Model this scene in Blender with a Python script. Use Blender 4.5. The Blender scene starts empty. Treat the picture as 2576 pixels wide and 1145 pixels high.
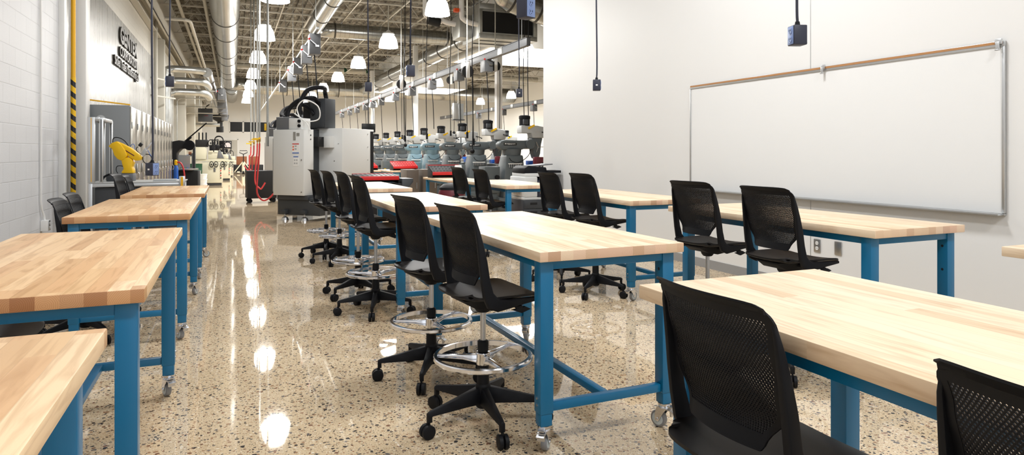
import bpy, bmesh, math, random
from mathutils import Vector, Matrix

# ------------------------------------------------------------------ camera, world, light, exposure
S = bpy.context.scene
C = S.collection
rnd = random.Random(7)
PI = math.pi
EYE = 1.33
cam_d = bpy.data.cameras.new('camera')
cam = bpy.data.objects.new('camera', cam_d)
C.objects.link(cam)
cam_d.sensor_width = 36.0
cam_d.sensor_fit = 'HORIZONTAL'
cam_d.lens = 36.0 * 1658.8 / 2576.0
cam_d.shift_y = -(572.5 - 382.8) / 2576.0
cam_d.clip_start = 0.05
cam_d.clip_end = 200
cam.location = (0, 0, EYE)
cam.rotation_euler = (PI / 2, 0, -math.radians(22.985))
S.camera = cam

W = bpy.data.worlds.new('world')
S.world = W
W.use_nodes = True
W.node_tree.nodes['Background'].inputs[0].default_value = (0.93, 0.96, 1.0, 1)
W.node_tree.nodes['Background'].inputs[1].default_value = 0.9

S.view_settings.view_transform = 'Standard'
S.view_settings.look = 'None'
S.view_settings.gamma = 1.0
S.view_settings.exposure = 0.45
S.cycles.use_denoising = True
S.cycles.max_bounces = 7
S.cycles.diffuse_bounces = 4
S.cycles.glossy_bounces = 4
S.cycles.caustics_reflective = False
S.cycles.caustics_refractive = False
S.cycles.sample_clamp_indirect = 4.0


def area(x, y, z, size, power, col=(1, .97, .92)):
    l = bpy.data.lights.new('unseen_ceiling_light', 'AREA')
    l.shape = 'DISK'
    l.size = size
    l.energy = power
    l.color = col
    o = bpy.data.objects.new('unseen_ceiling_light', l)
    o.location = (x, y, z)
    C.objects.link(o)


# bare lights without lamp bodies, added unseen above the frame to brighten the teaching area
for lx, lp in ((.35, 58), (2.7, 102)):
    for ly in (-.9, 4.5, 9.9):
        area(lx, ly, 5.2, 0.9, lp * (.9 if ly > 9 else 1.05), (.985, .992, 1))
LAMP_POWER = 78
SHADE_GLOW = 14.0


# ------------------------------------------------------------------ materials
def lin(c):
    return tuple(((v / 255.0) / 12.92 if v / 255.0 <= .04045 else ((v / 255.0 + .055) / 1.055) ** 2.4) for v in c)


class NT:
    def __init__(s, name):
        s.m = bpy.data.materials.new(name)
        s.m.use_nodes = True
        s.t = s.m.node_tree
        s.b = s.t.nodes['Principled BSDF']

    def n(s, typ, **kw):
        x = s.t.nodes.new('ShaderNode' + typ)
        for k, v in kw.items():
            setattr(x, k, v)
        return x

    def l(s, a, b):
        s.t.links.new(a, b)

    def val(s, op, a, b=None, c=None):
        x = s.n('Math', operation=op)
        for i, q in enumerate((a, b, c)):
            if q is None:
                continue
            if isinstance(q, (int, float)):
                x.inputs[i].default_value = q
            else:
                s.l(q, x.inputs[i])
        return x.outputs[0]

    def ramp(s, fac, stops, interp='LINEAR'):
        r = s.n('ValToRGB')
        r.color_ramp.interpolation = interp
        e = r.color_ramp.elements
        while len(e) < len(stops):
            e.new(.5)
        for el, (p, c) in zip(e, stops):
            el.position = p
            el.color = (*c, 1)
        s.l(fac, r.inputs[0])
        return r.outputs[0]

    def mix(s, fac, a, b, mode='MIX'):
        x = s.n('Mix', data_type='RGBA', blend_type=mode)
        for i, q in ((0, fac), (6, a), (7, b)):
            if isinstance(q, (int, float)):
                x.inputs[i].default_value = q
            elif isinstance(q, tuple):
                x.inputs[i].default_value = (*q, 1)
            else:
                s.l(q, x.inputs[i])
        return x.outputs[2]

    def bump(s, h, strength=.3, dist=.01):
        b = s.n('Bump')
        b.inputs['Strength'].default_value = strength
        b.inputs['Distance'].default_value = dist
        s.l(h, b.inputs['Height'])
        s.l(b.outputs[0], s.b.inputs['Normal'])

    def coord(s):
        tc = s.n('TexCoord')
        sp = s.n('SeparateXYZ')
        s.l(tc.outputs['Object'], sp.inputs[0])
        return tc.outputs['Object'], sp.outputs[0], sp.outputs[1], sp.outputs[2]


def mat(name, rgb, rough=.5, metal=0., spec=None, noise=0., nscale=30., bump=0.):
    t = NT(name)
    c = lin(rgb)
    t.b.inputs['Base Color'].default_value = (*c, 1)
    t.b.inputs['Roughness'].default_value = rough
    t.b.inputs['Metallic'].default_value = metal
    if spec is not None:
        t.b.inputs['Specular IOR Level'].default_value = spec
    if noise or bump:
        co = t.coord()[0]
        nz = t.n('TexNoise')
        nz.inputs['Scale'].default_value = nscale
        nz.inputs['Detail'].default_value = 4
        t.l(co, nz.inputs['Vector'])
        if noise:
            k = tuple(v * (1 - noise) for v in c)
            k2 = tuple(min(1, v * (1 + noise)) for v in c)
            t.l(t.ramp(nz.outputs[0], [(.3, k), (.7, k2)]), t.b.inputs['Base Color'])
        if bump:
            t.bump(nz.outputs[0], bump, .004)
    return t.m


def glow(name, rgb, strength):
    t = NT(name)
    t.b.inputs['Base Color'].default_value = (.9, .9, .9, 1)
    t.b.inputs['Emission Color'].default_value = (*lin(rgb), 1)
    t.b.inputs['Emission Strength'].default_value = strength
    return t.m


def wood(name, stave, stops, grain=.16, run=.6, endstops=((0, lin((196, 158, 128))), (.35, lin((232, 204, 172))), (.6, lin((222, 184, 158))), (.8, lin((240, 216, 186))), (1, lin((206, 170, 146))))):
    t = NT(name)
    co, x, y, z = t.coord()
    oi = t.n('ObjectInfo').outputs['Random']
    sx = t.val('ADD', t.val('DIVIDE', x, stave), t.val('MULTIPLY', oi, 37.3))
    si = t.val('FLOOR', sx)
    w1 = t.n('TexWhiteNoise', noise_dimensions='1D')
    t.l(t.val('ADD', si, t.val('MULTIPLY', oi, 91.)), w1.inputs['W'])
    yo = t.val('ADD', t.val('DIVIDE', y, run), t.val('MULTIPLY', w1.outputs[0], 7.))
    yi = t.val('FLOOR', yo)
    cb = t.n('CombineXYZ')
    t.l(si, cb.inputs[0])
    t.l(yi, cb.inputs[1])
    t.l(oi, cb.inputs[2])
    w2 = t.n('TexWhiteNoise', noise_dimensions='3D')
    t.l(cb.outputs[0], w2.inputs['Vector'])
    base = t.ramp(w2.outputs[0], stops)
    # long grain
    mp = t.n('CombineXYZ')
    t.l(t.val('ADD', t.val('MULTIPLY', x, 26.), t.val('MULTIPLY', w2.outputs[0], 40.)), mp.inputs[0])
    t.l(t.val('MULTIPLY', y, 2.2), mp.inputs[1])
    t.l(t.val('MULTIPLY', z, 26.), mp.inputs[2])
    nz = t.n('TexNoise')
    nz.inputs['Scale'].default_value = 1.
    nz.inputs['Detail'].default_value = 5
    nz.inputs['Distortion'].default_value = 1.2
    t.l(mp.outputs[0], nz.inputs['Vector'])
    g = t.ramp(nz.outputs[0], [(.34, (1 - grain * 1.3, 1 - grain * 1.7, 1 - grain * 2.1)), (.5, (1, 1, 1)), (.75, (1.0, .985, .97))])
    col = t.mix(1., base, g, 'MULTIPLY')
    # streaks of heart wood
    n2 = t.n('TexNoise')
    n2.inputs['Scale'].default_value = .55
    n2.inputs['Detail'].default_value = 3
    n2.inputs['Distortion'].default_value = 2.2
    t.l(mp.outputs[0], n2.inputs['Vector'])
    st = t.ramp(n2.outputs[0], [(.56, (0, 0, 0)), (.68, (1, 1, 1))])
    col = t.mix(t.val('MULTIPLY', st, grain * 2.2), col, lin((176, 128, 84)))
    fr = t.val('FRACT', sx)
    seam = t.val('LESS_THAN', fr, .03)
    col = t.mix(t.val('MULTIPLY', seam, .22), col, lin((120, 80, 45)))
    # end grain on the two short faces
    nn = t.n('SeparateXYZ')
    tc2 = t.n('TexCoord')
    t.l(tc2.outputs['Normal'], nn.inputs[0])
    endm = t.val('GREATER_THAN', t.val('ABSOLUTE', nn.outputs[1]), .8)
    wv = t.n('TexWave', wave_type='RINGS')
    wv.inputs['Scale'].default_value = 62
    wv.inputs['Distortion'].default_value = 1.2
    wv.inputs['Detail'].default_value = 2
    sc3 = t.n('SeparateColor')
    t.l(w2.outputs['Color'], sc3.inputs[0])
    lx = t.val('MULTIPLY', t.val('FRACT', sx), stave)
    lc = t.n('CombineXYZ')
    t.l(t.val('SUBTRACT', lx, t.val('MULTIPLY', sc3.outputs[0], .09)), lc.inputs[0])
    t.l(t.val('SUBTRACT', z, t.val('ADD', t.val('MULTIPLY', sc3.outputs[1], .10), .82)), lc.inputs[1])
    t.l(lc.outputs[0], wv.inputs['Vector'])
    wv.rings_direction = 'SPHERICAL'
    rings = t.ramp(wv.outputs[0], [(0, (.80, .72, .66)), (.55, (1, 1, 1))])
    ec = t.ramp(w1.outputs[0], endstops)
    col = t.mix(endm, col, t.mix(.8, ec, rings, 'MULTIPLY'))
    t.l(col, t.b.inputs['Base Color'])
    t.b.inputs['Roughness'].default_value = .42
    t.b.inputs['Specular IOR Level'].default_value = .35
    return t.m


def terrazzo():
    t = NT('polished_aggregate_concrete')
    co, x, y, z = t.coord()
    nz = t.n('TexNoise')
    nz.inputs['Scale'].default_value = 26
    nz.inputs['Detail'].default_value = 2
    t.l(co, nz.inputs['Vector'])
    off = t.n('VectorMath', operation='MULTIPLY_ADD')
    t.l(nz.outputs['Color'], off.inputs[0])
    off.inputs[1].default_value = (.024, .024, 0)
    t.l(co, off.inputs[2])
    n0 = t.n('TexNoise')
    n0.inputs['Scale'].default_value = 1.3
    n0.inputs['Detail'].default_value = 6
    t.l(co, n0.inputs['Vector'])
    col = t.ramp(n0.outputs[0], [(.3, lin((198, 176, 143))), (.7, lin((221, 201, 170)))])
    sand = t.n('TexNoise')
    sand.inputs['Scale'].default_value = 260
    t.l(co, sand.inputs['Vector'])
    col = t.mix(.35, col, t.ramp(sand.outputs[0], [(.35, lin((172, 148, 116))), (.65, lin((226, 206, 172)))]))
    for sc, thr, cut, stops in (
        (150., .34, .40, [(0, lin((112, 98, 82))), (.3, lin((168, 142, 112))), (.55, lin((232, 222, 204))), (.8, lin((150, 116, 90)))]),
        (72., .38, .54, [(0, lin((62, 58, 56))), (.26, lin((104, 98, 92))), (.42, lin((140, 100, 76))), (.60, lin((226, 214, 192))), (.74, lin((84, 76, 70))), (.88, lin((176, 150, 118)))]),
        (40., .34, .70, [(0, lin((66, 62, 60))), (.35, lin((124, 92, 74))), (.55, lin((108, 102, 98))), (.8, lin((156, 124, 96)))]),
    ):
        v = t.n('TexVoronoi', voronoi_dimensions='2D')
        v.inputs['Scale'].default_value = sc
        t.l(off.outputs[0], v.inputs['Vector'])
        sp = t.n('SeparateColor')
        t.l(v.outputs['Color'], sp.inputs[0])
        lim = t.val('MULTIPLY', t.val('SUBTRACT', sp.outputs[1], cut), thr / (1 - cut) * 1.25)
        m = t.val('LESS_THAN', v.outputs['Distance'], lim)
        col = t.mix(m, col, t.ramp(sp.outputs[0], stops, 'CONSTANT'))
    t.l(col, t.b.inputs['Base Color'])
    t.b.inputs['Roughness'].default_value = .035
    t.b.inputs['Specular IOR Level'].default_value = .55
    nl = t.n('TexNoise')
    nl.inputs['Scale'].default_value = 3.5
    t.l(co, nl.inputs['Vector'])
    t.bump(nl.outputs[0], .025, .01)
    return t.m


def blocks(name, rgb, mortar, bumpy=.5):
    t = NT(name)
    co, x, y, z = t.coord()
    cb = t.n('CombineXYZ')
    t.l(y, cb.inputs[0])
    t.l(z, cb.inputs[1])
    br = t.n('TexBrick')
    br.offset = .5
    br.inputs['Scale'].default_value = 1.
    br.inputs['Mortar Size'].default_value = .006
    br.inputs['Mortar Smooth'].default_value = .4
    br.inputs['Brick Width'].default_value = .4064
    br.inputs['Row Height'].default_value = .2032
    br.inputs['Color1'].default_value = (*lin(rgb), 1)
    br.inputs['Color2'].default_value = (*[v * .97 for v in lin(rgb)], 1)
    br.inputs['Mortar'].default_value = (*lin(mortar), 1)
    t.l(cb.outputs[0], br.inputs['Vector'])
    t.l(br.outputs['Color'], t.b.inputs['Base Color'])
    t.b.inputs['Roughness'].default_value = .5
    nz = t.n('TexNoise')
    nz.inputs['Scale'].default_value = 90
    nz.inputs['Detail'].default_value = 4
    t.l(co, nz.inputs['Vector'])
    t.bump(t.val('SUBTRACT', t.val('MULTIPLY', nz.outputs[0], .35), br.outputs['Fac']), bumpy, .006)
    return t.m


def satin_wall(name, rgb, rough):
    t = NT(name)
    co, x, y, z = t.coord()
    cb = t.n('CombineXYZ')
    t.l(t.val('MULTIPLY', y, 5.), cb.inputs[0])
    t.l(t.val('MULTIPLY', z, .35), cb.inputs[1])
    nz = t.n('TexNoise')
    nz.inputs['Scale'].default_value = 1.5
    nz.inputs['Detail'].default_value = 4
    t.l(cb.outputs[0], nz.inputs['Vector'])
    c = lin(rgb)
    t.b.inputs['Base Color'].default_value = (*c, 1)
    t.l(t.val('ADD', t.val('MULTIPLY', nz.outputs[0], .12), rough - .06), t.b.inputs['Roughness'])
    t.b.inputs['Specular IOR Level'].default_value = .5
    t.bump(nz.outputs[0], .03, .02)
    return t.m


def spiral(name, axis, rgb=(172, 174, 173), pitch=.16):
    t = NT(name)
    co, x, y, z = t.coord()
    a = (x, y, z)[axis]
    f = t.val('FRACT', t.val('DIVIDE', a, pitch))
    rib = t.val('LESS_THAN', f, .12)
    nz = t.n('TexNoise')
    nz.inputs['Scale'].default_value = 2.
    t.l(co, nz.inputs['Vector'])
    c = lin(rgb)
    t.l(t.mix(t.val('MULTIPLY', rib, .35), t.ramp(nz.outputs[0], [(.3, tuple(v * .85 for v in c)), (.7, c)]), lin((110, 106, 96))), t.b.inputs['Base Color'])
    t.b.inputs['Metallic'].default_value = .92
    t.b.inputs['Roughness'].default_value = .24
    t.bump(rib, .4, .01)
    return t.m


def deck_mat():
    t = NT('fluted_roof_deck')
    co, x, y, z = t.coord()
    nz = t.n('TexNoise')
    nz.inputs['Scale'].default_value = 1.6
    nz.inputs['Detail'].default_value = 9
    nz.inputs['Roughness'].default_value = .75
    t.l(co, nz.inputs['Vector'])
    t.l(t.ramp(nz.outputs[0], [(.40, lin((76, 69, 58))), (.50, lin((106, 100, 89))), (.58, lin((144, 141, 131))), (.68, lin((186, 187, 182)))]), t.b.inputs['Base Color'])
    t.b.inputs['Roughness'].default_value = .85
    t.bump(nz.outputs[0], .8, .05)
    return t.m


M = {}
M['floor'] = terrazzo()
M['block'] = blocks('painted_block', (210, 211, 213), (202, 203, 205), .5)
M['block_far'] = blocks('cream_painted_block', (206, 203, 194), (196, 193, 184))
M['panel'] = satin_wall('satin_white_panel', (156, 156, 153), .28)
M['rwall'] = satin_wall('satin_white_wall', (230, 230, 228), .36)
M['backwall'] = mat('cream_wall', (226, 226, 223), .6)
M['deck'] = deck_mat()
M['cream'] = mat('cream_steel_paint', (192, 189, 179), .5)
M['white'] = mat('white_paint', (234, 234, 232), .45)
M['whiteboard'] = mat('whiteboard_enamel', (234, 235, 234), .22)
M['alu'] = mat('brushed_aluminium', (205, 207, 208), .35, .9)
M['cork'] = mat('tan_cork_strip', (176, 128, 82), .8, noise=.15, nscale=300)
M['greybase'] = mat('grey_rubber_base', (148, 148, 148), .6)
M['woodL'] = wood('butcher_block_beech', .062, [(0, lin((194, 150, 106))), (.2, lin((222, 184, 138))), (.55, lin((233, 200, 158))), (.8, lin((212, 168, 122))), (1, lin((238, 208, 168)))], .14, .9, ((0, lin((160, 108, 70))), (.3, lin((214, 166, 118))), (.6, lin((190, 138, 94))), (.8, lin((226, 184, 138))), (1, lin((176, 124, 84)))))
M['woodR'] = wood('butcher_block_ash', .062, [(0, lin((214, 186, 152))), (.2, lin((229, 206, 175))), (.7, lin((235, 214, 186))), (1, lin((224, 196, 162)))], .12, 1.6)
M['blue'] = mat('blue_powder_coat', (6, 104, 148), .34)
M['black'] = mat('black_plastic', (17, 18, 22), .55, spec=.22)
M['seatblack'] = mat('black_seat_plastic', (20, 18, 18), .48, spec=.28)
M['blackmat'] = mat('matt_black', (15, 15, 17), .7)
M['chrome'] = mat('polished_chrome', (225, 226, 230), .12, 1.)
M['steel'] = mat('satin_steel', (190, 190, 190), .28, 1.)
M['zinc'] = mat('bright_zinc', (205, 206, 208), .25, .95)
M['greywheel'] = mat('grey_rubber_tyre', (128, 130, 134), .5)
M['wheelhub'] = mat('grey_plastic_hub', (186, 196, 200), .4)
M['hole'] = mat('dark_hole', (8, 20, 30), .8)
M['ductY'] = spiral('spiral_duct_along', 1)
M['ductX'] = spiral('spiral_duct_across', 0)
M['ductZ'] = spiral('galvanised_duct', 2)
M['band'] = mat('dark_duct_band', (70, 68, 64), .5, .5)
M['galv'] = mat('galvanised_sheet', (188, 190, 188), .36, .8, noise=.1, nscale=6)
M['greybox'] = mat('grey_enamel', (98, 100, 103), .45)
M['darkgrey'] = mat('charcoal_enamel', (56, 59, 63), .45)
M['machwhite'] = mat('off_white_machine_enamel', (220, 221, 219), .38)
M['machbeige'] = mat('beige_machine_enamel', (206, 202, 180), .45)
M['machgrey'] = mat('slate_machine_enamel', (82, 89, 92), .4)
M['machgrey_bluelit'] = mat('slate_machine_enamel_bluelit', (112, 140, 152), .4)  # slate enamel with the bluish light on the middle mills put into its colour
M['lightgrey'] = mat('light_grey_casting', (176, 178, 178), .4)
M['red'] = mat('red_enamel', (196, 28, 30), .4)
M['hose'] = mat('red_rubber_hose', (200, 54, 56), .45)
M['yellow'] = mat('yellow_enamel', (240, 190, 0), .4)
M['safety'] = mat('safety_yellow', (236, 178, 20), .5)
M['brass'] = mat('brass', (186, 140, 60), .3, .9)
M['green'] = mat('green_enamel', (8, 66, 40), .4)
M['brown'] = mat('brown_carton', (128, 78, 48), .7)
M['taupe'] = mat('taupe_laminate', (104, 94, 84), .55)
M['locker'] = satin_wall('polished_steel_door', (176, 172, 162), .2)
M['lockergrey'] = mat('grey_locker_paint', (122, 126, 129), .5)
M['bronze'] = mat('dark_bronze_letters', (58, 54, 48), .4, .3)
M['navy'] = mat('navy_plastic_box', (38, 41, 58), .45)
M['face'] = mat('blue_grey_faceplate', (120, 142, 190), .35)
M['paper'] = mat('white_paper', (236, 236, 234), .7)
M['glassblack'] = mat('black_glass', (14, 15, 16), .35, spec=.2)
M['shade'] = glow('glowing_acrylic_shade', (255, 250, 240), SHADE_GLOW)
M['sky'] = glow('skylight_diffuser', (240, 248, 255), 6.)
M['screen'] = glow('lit_screen', (96, 60, 70), .6)
M['orange'] = mat('orange_plastic', (226, 84, 30), .5)
M['bluehose'] = mat('blue_plastic', (30, 90, 180), .45)
M['maroon'] = mat('maroon_enamel', (96, 24, 36), .4)
M['locker'].node_tree.nodes['Principled BSDF'].inputs['Metallic'].default_value = .75


def stripes():
    t = NT('black_and_yellow_stripe')
    co, x, y, z = t.coord()
    f = t.val('FRACT', t.val('DIVIDE', t.val('ADD', z, t.val('MULTIPLY', x, .9)), .16))
    t.l(t.mix(t.val('GREATER_THAN', f, .52), lin((240, 190, 20)), lin((28, 28, 34))), t.b.inputs['Base Color'])
    t.b.inputs['Roughness'].default_value = .45
    return t.m


M['stripe'] = stripes()


# ------------------------------------------------------------------ mesh builder
class MB:
    def __init__(s):
        s.v = []
        s.f = []

    def add(s, vs, fs):
        o = len(s.v)
        s.v += [Vector(p) for p in vs]
        s.f += [tuple(i + o for i in f) for f in fs]
        return s

    def box(s, c, d, rot=None):
        x, y, z = (q / 2 for q in d)
        vs = [Vector((a * x, b * y, e * z)) for e in (-1, 1) for b in (-1, 1) for a in (-1, 1)]
        if rot is not None:
            vs = [rot @ p for p in vs]
        c = Vector(c)
        return s.add([p + c for p in vs], [(0, 2, 3, 1), (4, 5, 7, 6), (0, 1, 5, 4), (2, 6, 7, 3), (0, 4, 6, 2), (1, 3, 7, 5)])

    def bb(s, x0, x1, y0, y1, z0, z1):
        return s.box(((x0 + x1) / 2, (y0 + y1) / 2, (z0 + z1) / 2), (abs(x1 - x0), abs(y1 - y0), abs(z1 - z0)))

    def bar(s, a, b, w, h, up=(0, 0, 1)):
        a, b = Vector(a), Vector(b)
        d = (b - a)
        L = d.length
        d.normalize()
        u = Vector(up)
        if abs(d.dot(u)) > .95:
            u = Vector((0, 1, 0))
        r = d.cross(u).normalized()
        u = r.cross(d).normalized()
        vs = [p + r * (i * w / 2) + u * (j * h / 2) for p in (a, b) for i, j in ((-1, -1), (1, -1), (1, 1), (-1, 1))]
        return s.add(vs, [(3, 2, 1, 0), (4, 5, 6, 7), (0, 1, 5, 4), (1, 2, 6, 5), (2, 3, 7, 6), (3, 0, 4, 7)])

    def loft(s, rings, caps=True, closed=False):
        n = len(rings[0])
        vs = [p for r in rings for p in r]
        fs = []
        m = len(rings)
        for k in range(m if closed else m - 1):
            for i in range(n):
                j = (i + 1) % n
                q = (k + 1) % m
                fs.append((k * n + i, k * n + j, q * n + j, q * n + i))
        if caps and not closed:
            fs.append(tuple(reversed(range(n))))
            fs.append(tuple((m - 1) * n + i for i in range(n)))
        return s.add(vs, fs)

    def cyl(s, a, b, r, r2=None, n=16, caps=True):
        a, b = Vector(a), Vector(b)
        d = (b - a).normalized()
        u = Vector((0, 0, 1)) if abs(d.z) < .9 else Vector((1, 0, 0))
        e = d.cross(u).normalized()
        g = e.cross(d).normalized()
        r2 = r if r2 is None else r2
        R = [[p + (e * math.cos(t) - g * math.sin(t)) * q for t in (2 * PI * i / n for i in range(n))] for p, q in ((a, r), (b, r2))]
        return s.loft(R, caps)

    def lathe(s, prof, o=(0, 0, 0), n=24, caps=True):
        o = Vector(o)
        return s.loft([[o + Vector((r * math.cos(2 * PI * i / n), r * math.sin(2 * PI * i / n), z)) for i in range(n)] for r, z in prof], caps)

    def tube(s, pts, r, n=8, smooth=0, caps=True, closed=False):
        P = [Vector(p) for p in pts]
        if smooth:
            Q = []
            m = len(P)
            for i in range(m if closed else m - 1):
                if closed:
                    p0, p1, p2, p3 = P[(i - 1) % m], P[i], P[(i + 1) % m], P[(i + 2) % m]
                else:
                    p0, p1, p2, p3 = P[max(i - 1, 0)], P[i], P[i + 1], P[min(i + 2, m - 1)]
                for k in range(smooth):
                    t = k / smooth
                    Q.append(.5 * ((2 * p1) + (p2 - p0) * t + (2 * p0 - 5 * p1 + 4 * p2 - p3) * t * t + (3 * p1 - p0 - 3 * p2 + p3) * t ** 3))
            if not closed:
                Q.append(P[-1])
            P = Q
        rings = []
        ref = None
        m = len(P)
        for i, p in enumerate(P):
            if closed:
                d = (P[(i + 1) % m] - P[(i - 1) % m]).normalized()
            else:
                d = (P[min(i + 1, m - 1)] - P[max(i - 1, 0)]).normalized()
            if ref is None:
                ref = Vector((0, 0, 1)) if abs(d.z) < .9 else Vector((1, 0, 0))
            e = d.cross(ref)
            if e.length < 1e-4:
                e = d.orthogonal()
            e.normalize()
            g = e.cross(d).normalized()
            ref = g
            rr = r[i] if isinstance(r, (list, tuple)) else r
            rings.append([p + (e * math.cos(t) - g * math.sin(t)) * rr for t in (2 * PI * k / n for k in range(n))])
        return s.loft(rings, caps, closed)

    def prism(s, poly, a, b, M4):
        """poly in the local xy plane, extruded from z=a to z=b, placed by M4"""
        n = len(poly)
        vs = [M4 @ Vector((x, y, z)) for z in (a, b) for x, y in poly]
        fs = [tuple(reversed(range(n))), tuple(range(n, 2 * n))]
        fs += [(i, (i + 1) % n, n + (i + 1) % n, n + i) for i in range(n)]
        return s.add(vs, fs)

    def ball(s, c, r, n=12, sc=(1, 1, 1)):
        c = Vector(c)
        m = n // 2
        rings = []
        for k in range(m + 1):
            t = PI * (k + .04 if k == 0 else k - .04 if k == m else k) / m
            rings.append([c + Vector((sc[0] * r * math.sin(t) * math.cos(2 * PI * i / n), sc[1] * r * math.sin(t) * math.sin(2 * PI * i / n), -sc[2] * r * math.cos(t))) for i in range(n)])
        return s.loft(rings)

    def build(s, name, m, parent=None, bev=0, loc=None, seg=2, ang=35, recalc=True):
        me = bpy.data.meshes.new(name)
        bm = bmesh.new()
        vs = [bm.verts.new(p) for p in s.v]
        for f in s.f:
            try:
                bm.faces.new([vs[i] for i in f])
            except ValueError:
                pass
        if recalc:
            bmesh.ops.recalc_face_normals(bm, faces=bm.faces)
        if bev:
            ed = [e for e in bm.edges if len(e.link_faces) == 2 and e.calc_face_angle(0) > .6]
            bmesh.ops.bevel(bm, geom=ed, offset=bev, segments=seg, affect='EDGES', profile=.5, clamp_overlap=True)
        for f in bm.faces:
            f.smooth = True
        bm.to_mesh(me)
        bm.free()
        me.set_sharp_from_angle(angle=math.radians(ang))
        me.materials.append(M[m] if isinstance(m, str) else m)
        o = bpy.data.objects.new(name, me)
        C.objects.link(o)
        if parent is not None:
            o.parent = parent
        if loc is not None:
            o.location = loc
        return o


def tag(o, label=None, cat=None, group=None, kind=None):
    if label:
        o['label'] = label
    if cat:
        o['category'] = cat
    if group:
        o['group'] = group
    if kind:
        o['kind'] = kind
    return o


def thing(name, label, cat, loc=(0, 0, 0), rz=0, group=None):
    o = bpy.data.objects.new(name, None)
    o.empty_display_size = .1
    C.objects.link(o)
    o.location = loc
    o.rotation_euler = (0, 0, rz)
    return tag(o, label, cat, group)


def struct(name, mb, m, bev=0, label=None):
    o = mb.build(name, m, bev=bev)
    tag(o, label, None, None, 'structure')
    return o


KIDS = {}


def kids(o):
    return [c for c in bpy.data.objects if c.parent == o] if o not in KIDS else KIDS[o]


def copy_tree(o, parent=None):
    c = o.copy()
    C.objects.link(c)
    if parent is not None:
        c.parent = parent
    for k in [q for q in bpy.data.objects if q.parent is o]:
        copy_tree(k, c)
    return c


def text_mesh(body, size, depth, bold=0., shear=0., space=1.):
    cu = bpy.data.curves.new('letters', 'FONT')
    cu.body = body
    cu.size = size
    cu.extrude = depth / 2
    cu.offset = bold
    cu.shear = shear
    cu.space_character = space
    cu.align_x = 'LEFT'
    o = bpy.data.objects.new('letters', cu)
    C.objects.link(o)
    dg = bpy.context.evaluated_depsgraph_get()
    me = bpy.data.meshes.new_from_object(o.evaluated_get(dg))
    bpy.data.objects.remove(o)
    bpy.data.curves.remove(cu)
    return me


def text_obj(name, body, size, depth, m, parent, M4, width=None, bold=0., shear=0., height=None):
    me = text_mesh(body, size, depth, bold, shear)
    xs = [v.co.x for v in me.vertices]
    ys = [v.co.y for v in me.vertices]
    x0, x1, y0, y1 = min(xs), max(xs), min(ys), max(ys)
    sx = width / (x1 - x0) if width else 1
    sy = height / (y1 - y0) if height else 1
    me.transform(M4 @ Matrix.Diagonal((sx, sy, 1, 1)) @ Matrix.Translation((-x0, -y0, 0)))
    me.materials.clear()
    me.materials.append(M[m])
    o = bpy.data.objects.new(name, me)
    C.objects.link(o)
    if parent is not None:
        o.parent = parent
    return o


def basis(x, y, z, o):
    m = Matrix((x, y, z)).transposed().to_4x4()
    m.translation = Vector(o)
    return m


# ------------------------------------------------------------------ the setting
ZC = 6.9          # roof deck
XL, XR, XS, YB = -2.13, 5.016, 19.0, 54.0
struct('floor', MB().bb(-2.4, 19.2, -5, YB + .2, -.1, 0), 'floor')
struct('wall_left', MB().bb(XL - .2, XL, -5, 10.5, 0, ZC), 'block')
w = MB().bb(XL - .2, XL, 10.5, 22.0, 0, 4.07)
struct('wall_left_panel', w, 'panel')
struct('wall_left_upper', MB().bb(XL - .2, XL - .01, 10.5, 22.0, 4.07, ZC), 'block_far')
struct('wall_left_far', MB().bb(XL - .2, XL, 22.0, YB, 0, ZC), 'block_far')
struct('wall_right', MB().bb(XR, XR + .2, -5, 10.42, 0, ZC), 'rwall')
struct('wall_front', MB().bb(XR + .2, XS, 10.2, 10.4, 0, ZC), 'backwall')
struct('wall_shop', MB().bb(XS, XS + .2, 10.2, YB, 0, ZC), 'backwall')
struct('wall_back', MB().bb(XL, XS, YB, YB + .2, 0, ZC), 'backwall')
struct('baseboard_right', MB().bb(XR - .008, XR, -5, 10.42, 0, .1), 'greybase')
for i, (y, z0, z1) in enumerate(((4.62, .1, .88), (4.62, 2.09, ZC))):
    struct('trim_%d' % (i + 1), MB().bb(XR - .002, XR, y - .003, y + .003, z0, z1), 'alu')
dk = MB()
n = 144
prof = []
for i in range(n + 1):
    x = -2.4 + 21.6 * i / n
    prof += [(x, ZC + (.07 if i % 2 else 0)), (x + .02, ZC + (0 if i % 2 else .07))]
vs = [(x, y, z) for x, z in prof for y in (-5, YB + .2)] + [(x, y, ZC + .15) for x, z in prof for y in (-5, YB + .2)]
o0 = len(prof) * 2
dk.add(vs, [(2 * i, 2 * i + 1, 2 * i + 3, 2 * i + 2) for i in range(len(prof) - 1)] + [(o0 + 2 * i, o0 + 2 * i + 2, o0 + 2 * i + 3, o0 + 2 * i + 1) for i in range(len(prof) - 1)])
struct('ceiling', dk, 'deck')

# door jamb, pilasters and columns against the left wall
struct('trim_3', MB().bb(XL, XL + .07, 10.42, 10.56, 0, ZC), 'white', .004)
struct('trim_4', MB().bb(XL, -1.995, 11.45, 11.75, 0, ZC), 'white', .006)
struct('trim_5', MB().bb(XL, -1.9, 22.5, 22.85, 0, 4.75), 'cream', .006)
for i, y in enumerate((29.5, 37, 45)):
    struct('trim_%d' % (6 + i), MB().bb(XL, -1.75, y, y + .7, 0, 4.75), 'cream', .006)
lb = MB()
for x0, x1, z0, z1 in ((XL, -1.98, 4.76, 4.80), (XL, -2.08, 4.80, 5.1), (-1.86, -1.78, 4.86, 4.9), (-1.80, -1.78, 4.86, 5.2), (XL, -1.96, 5.1, 5.14)):
    lb.bb(x0, x1, 12, YB, z0, z1)
struct('trim_9', lb, 'cream')
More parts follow.
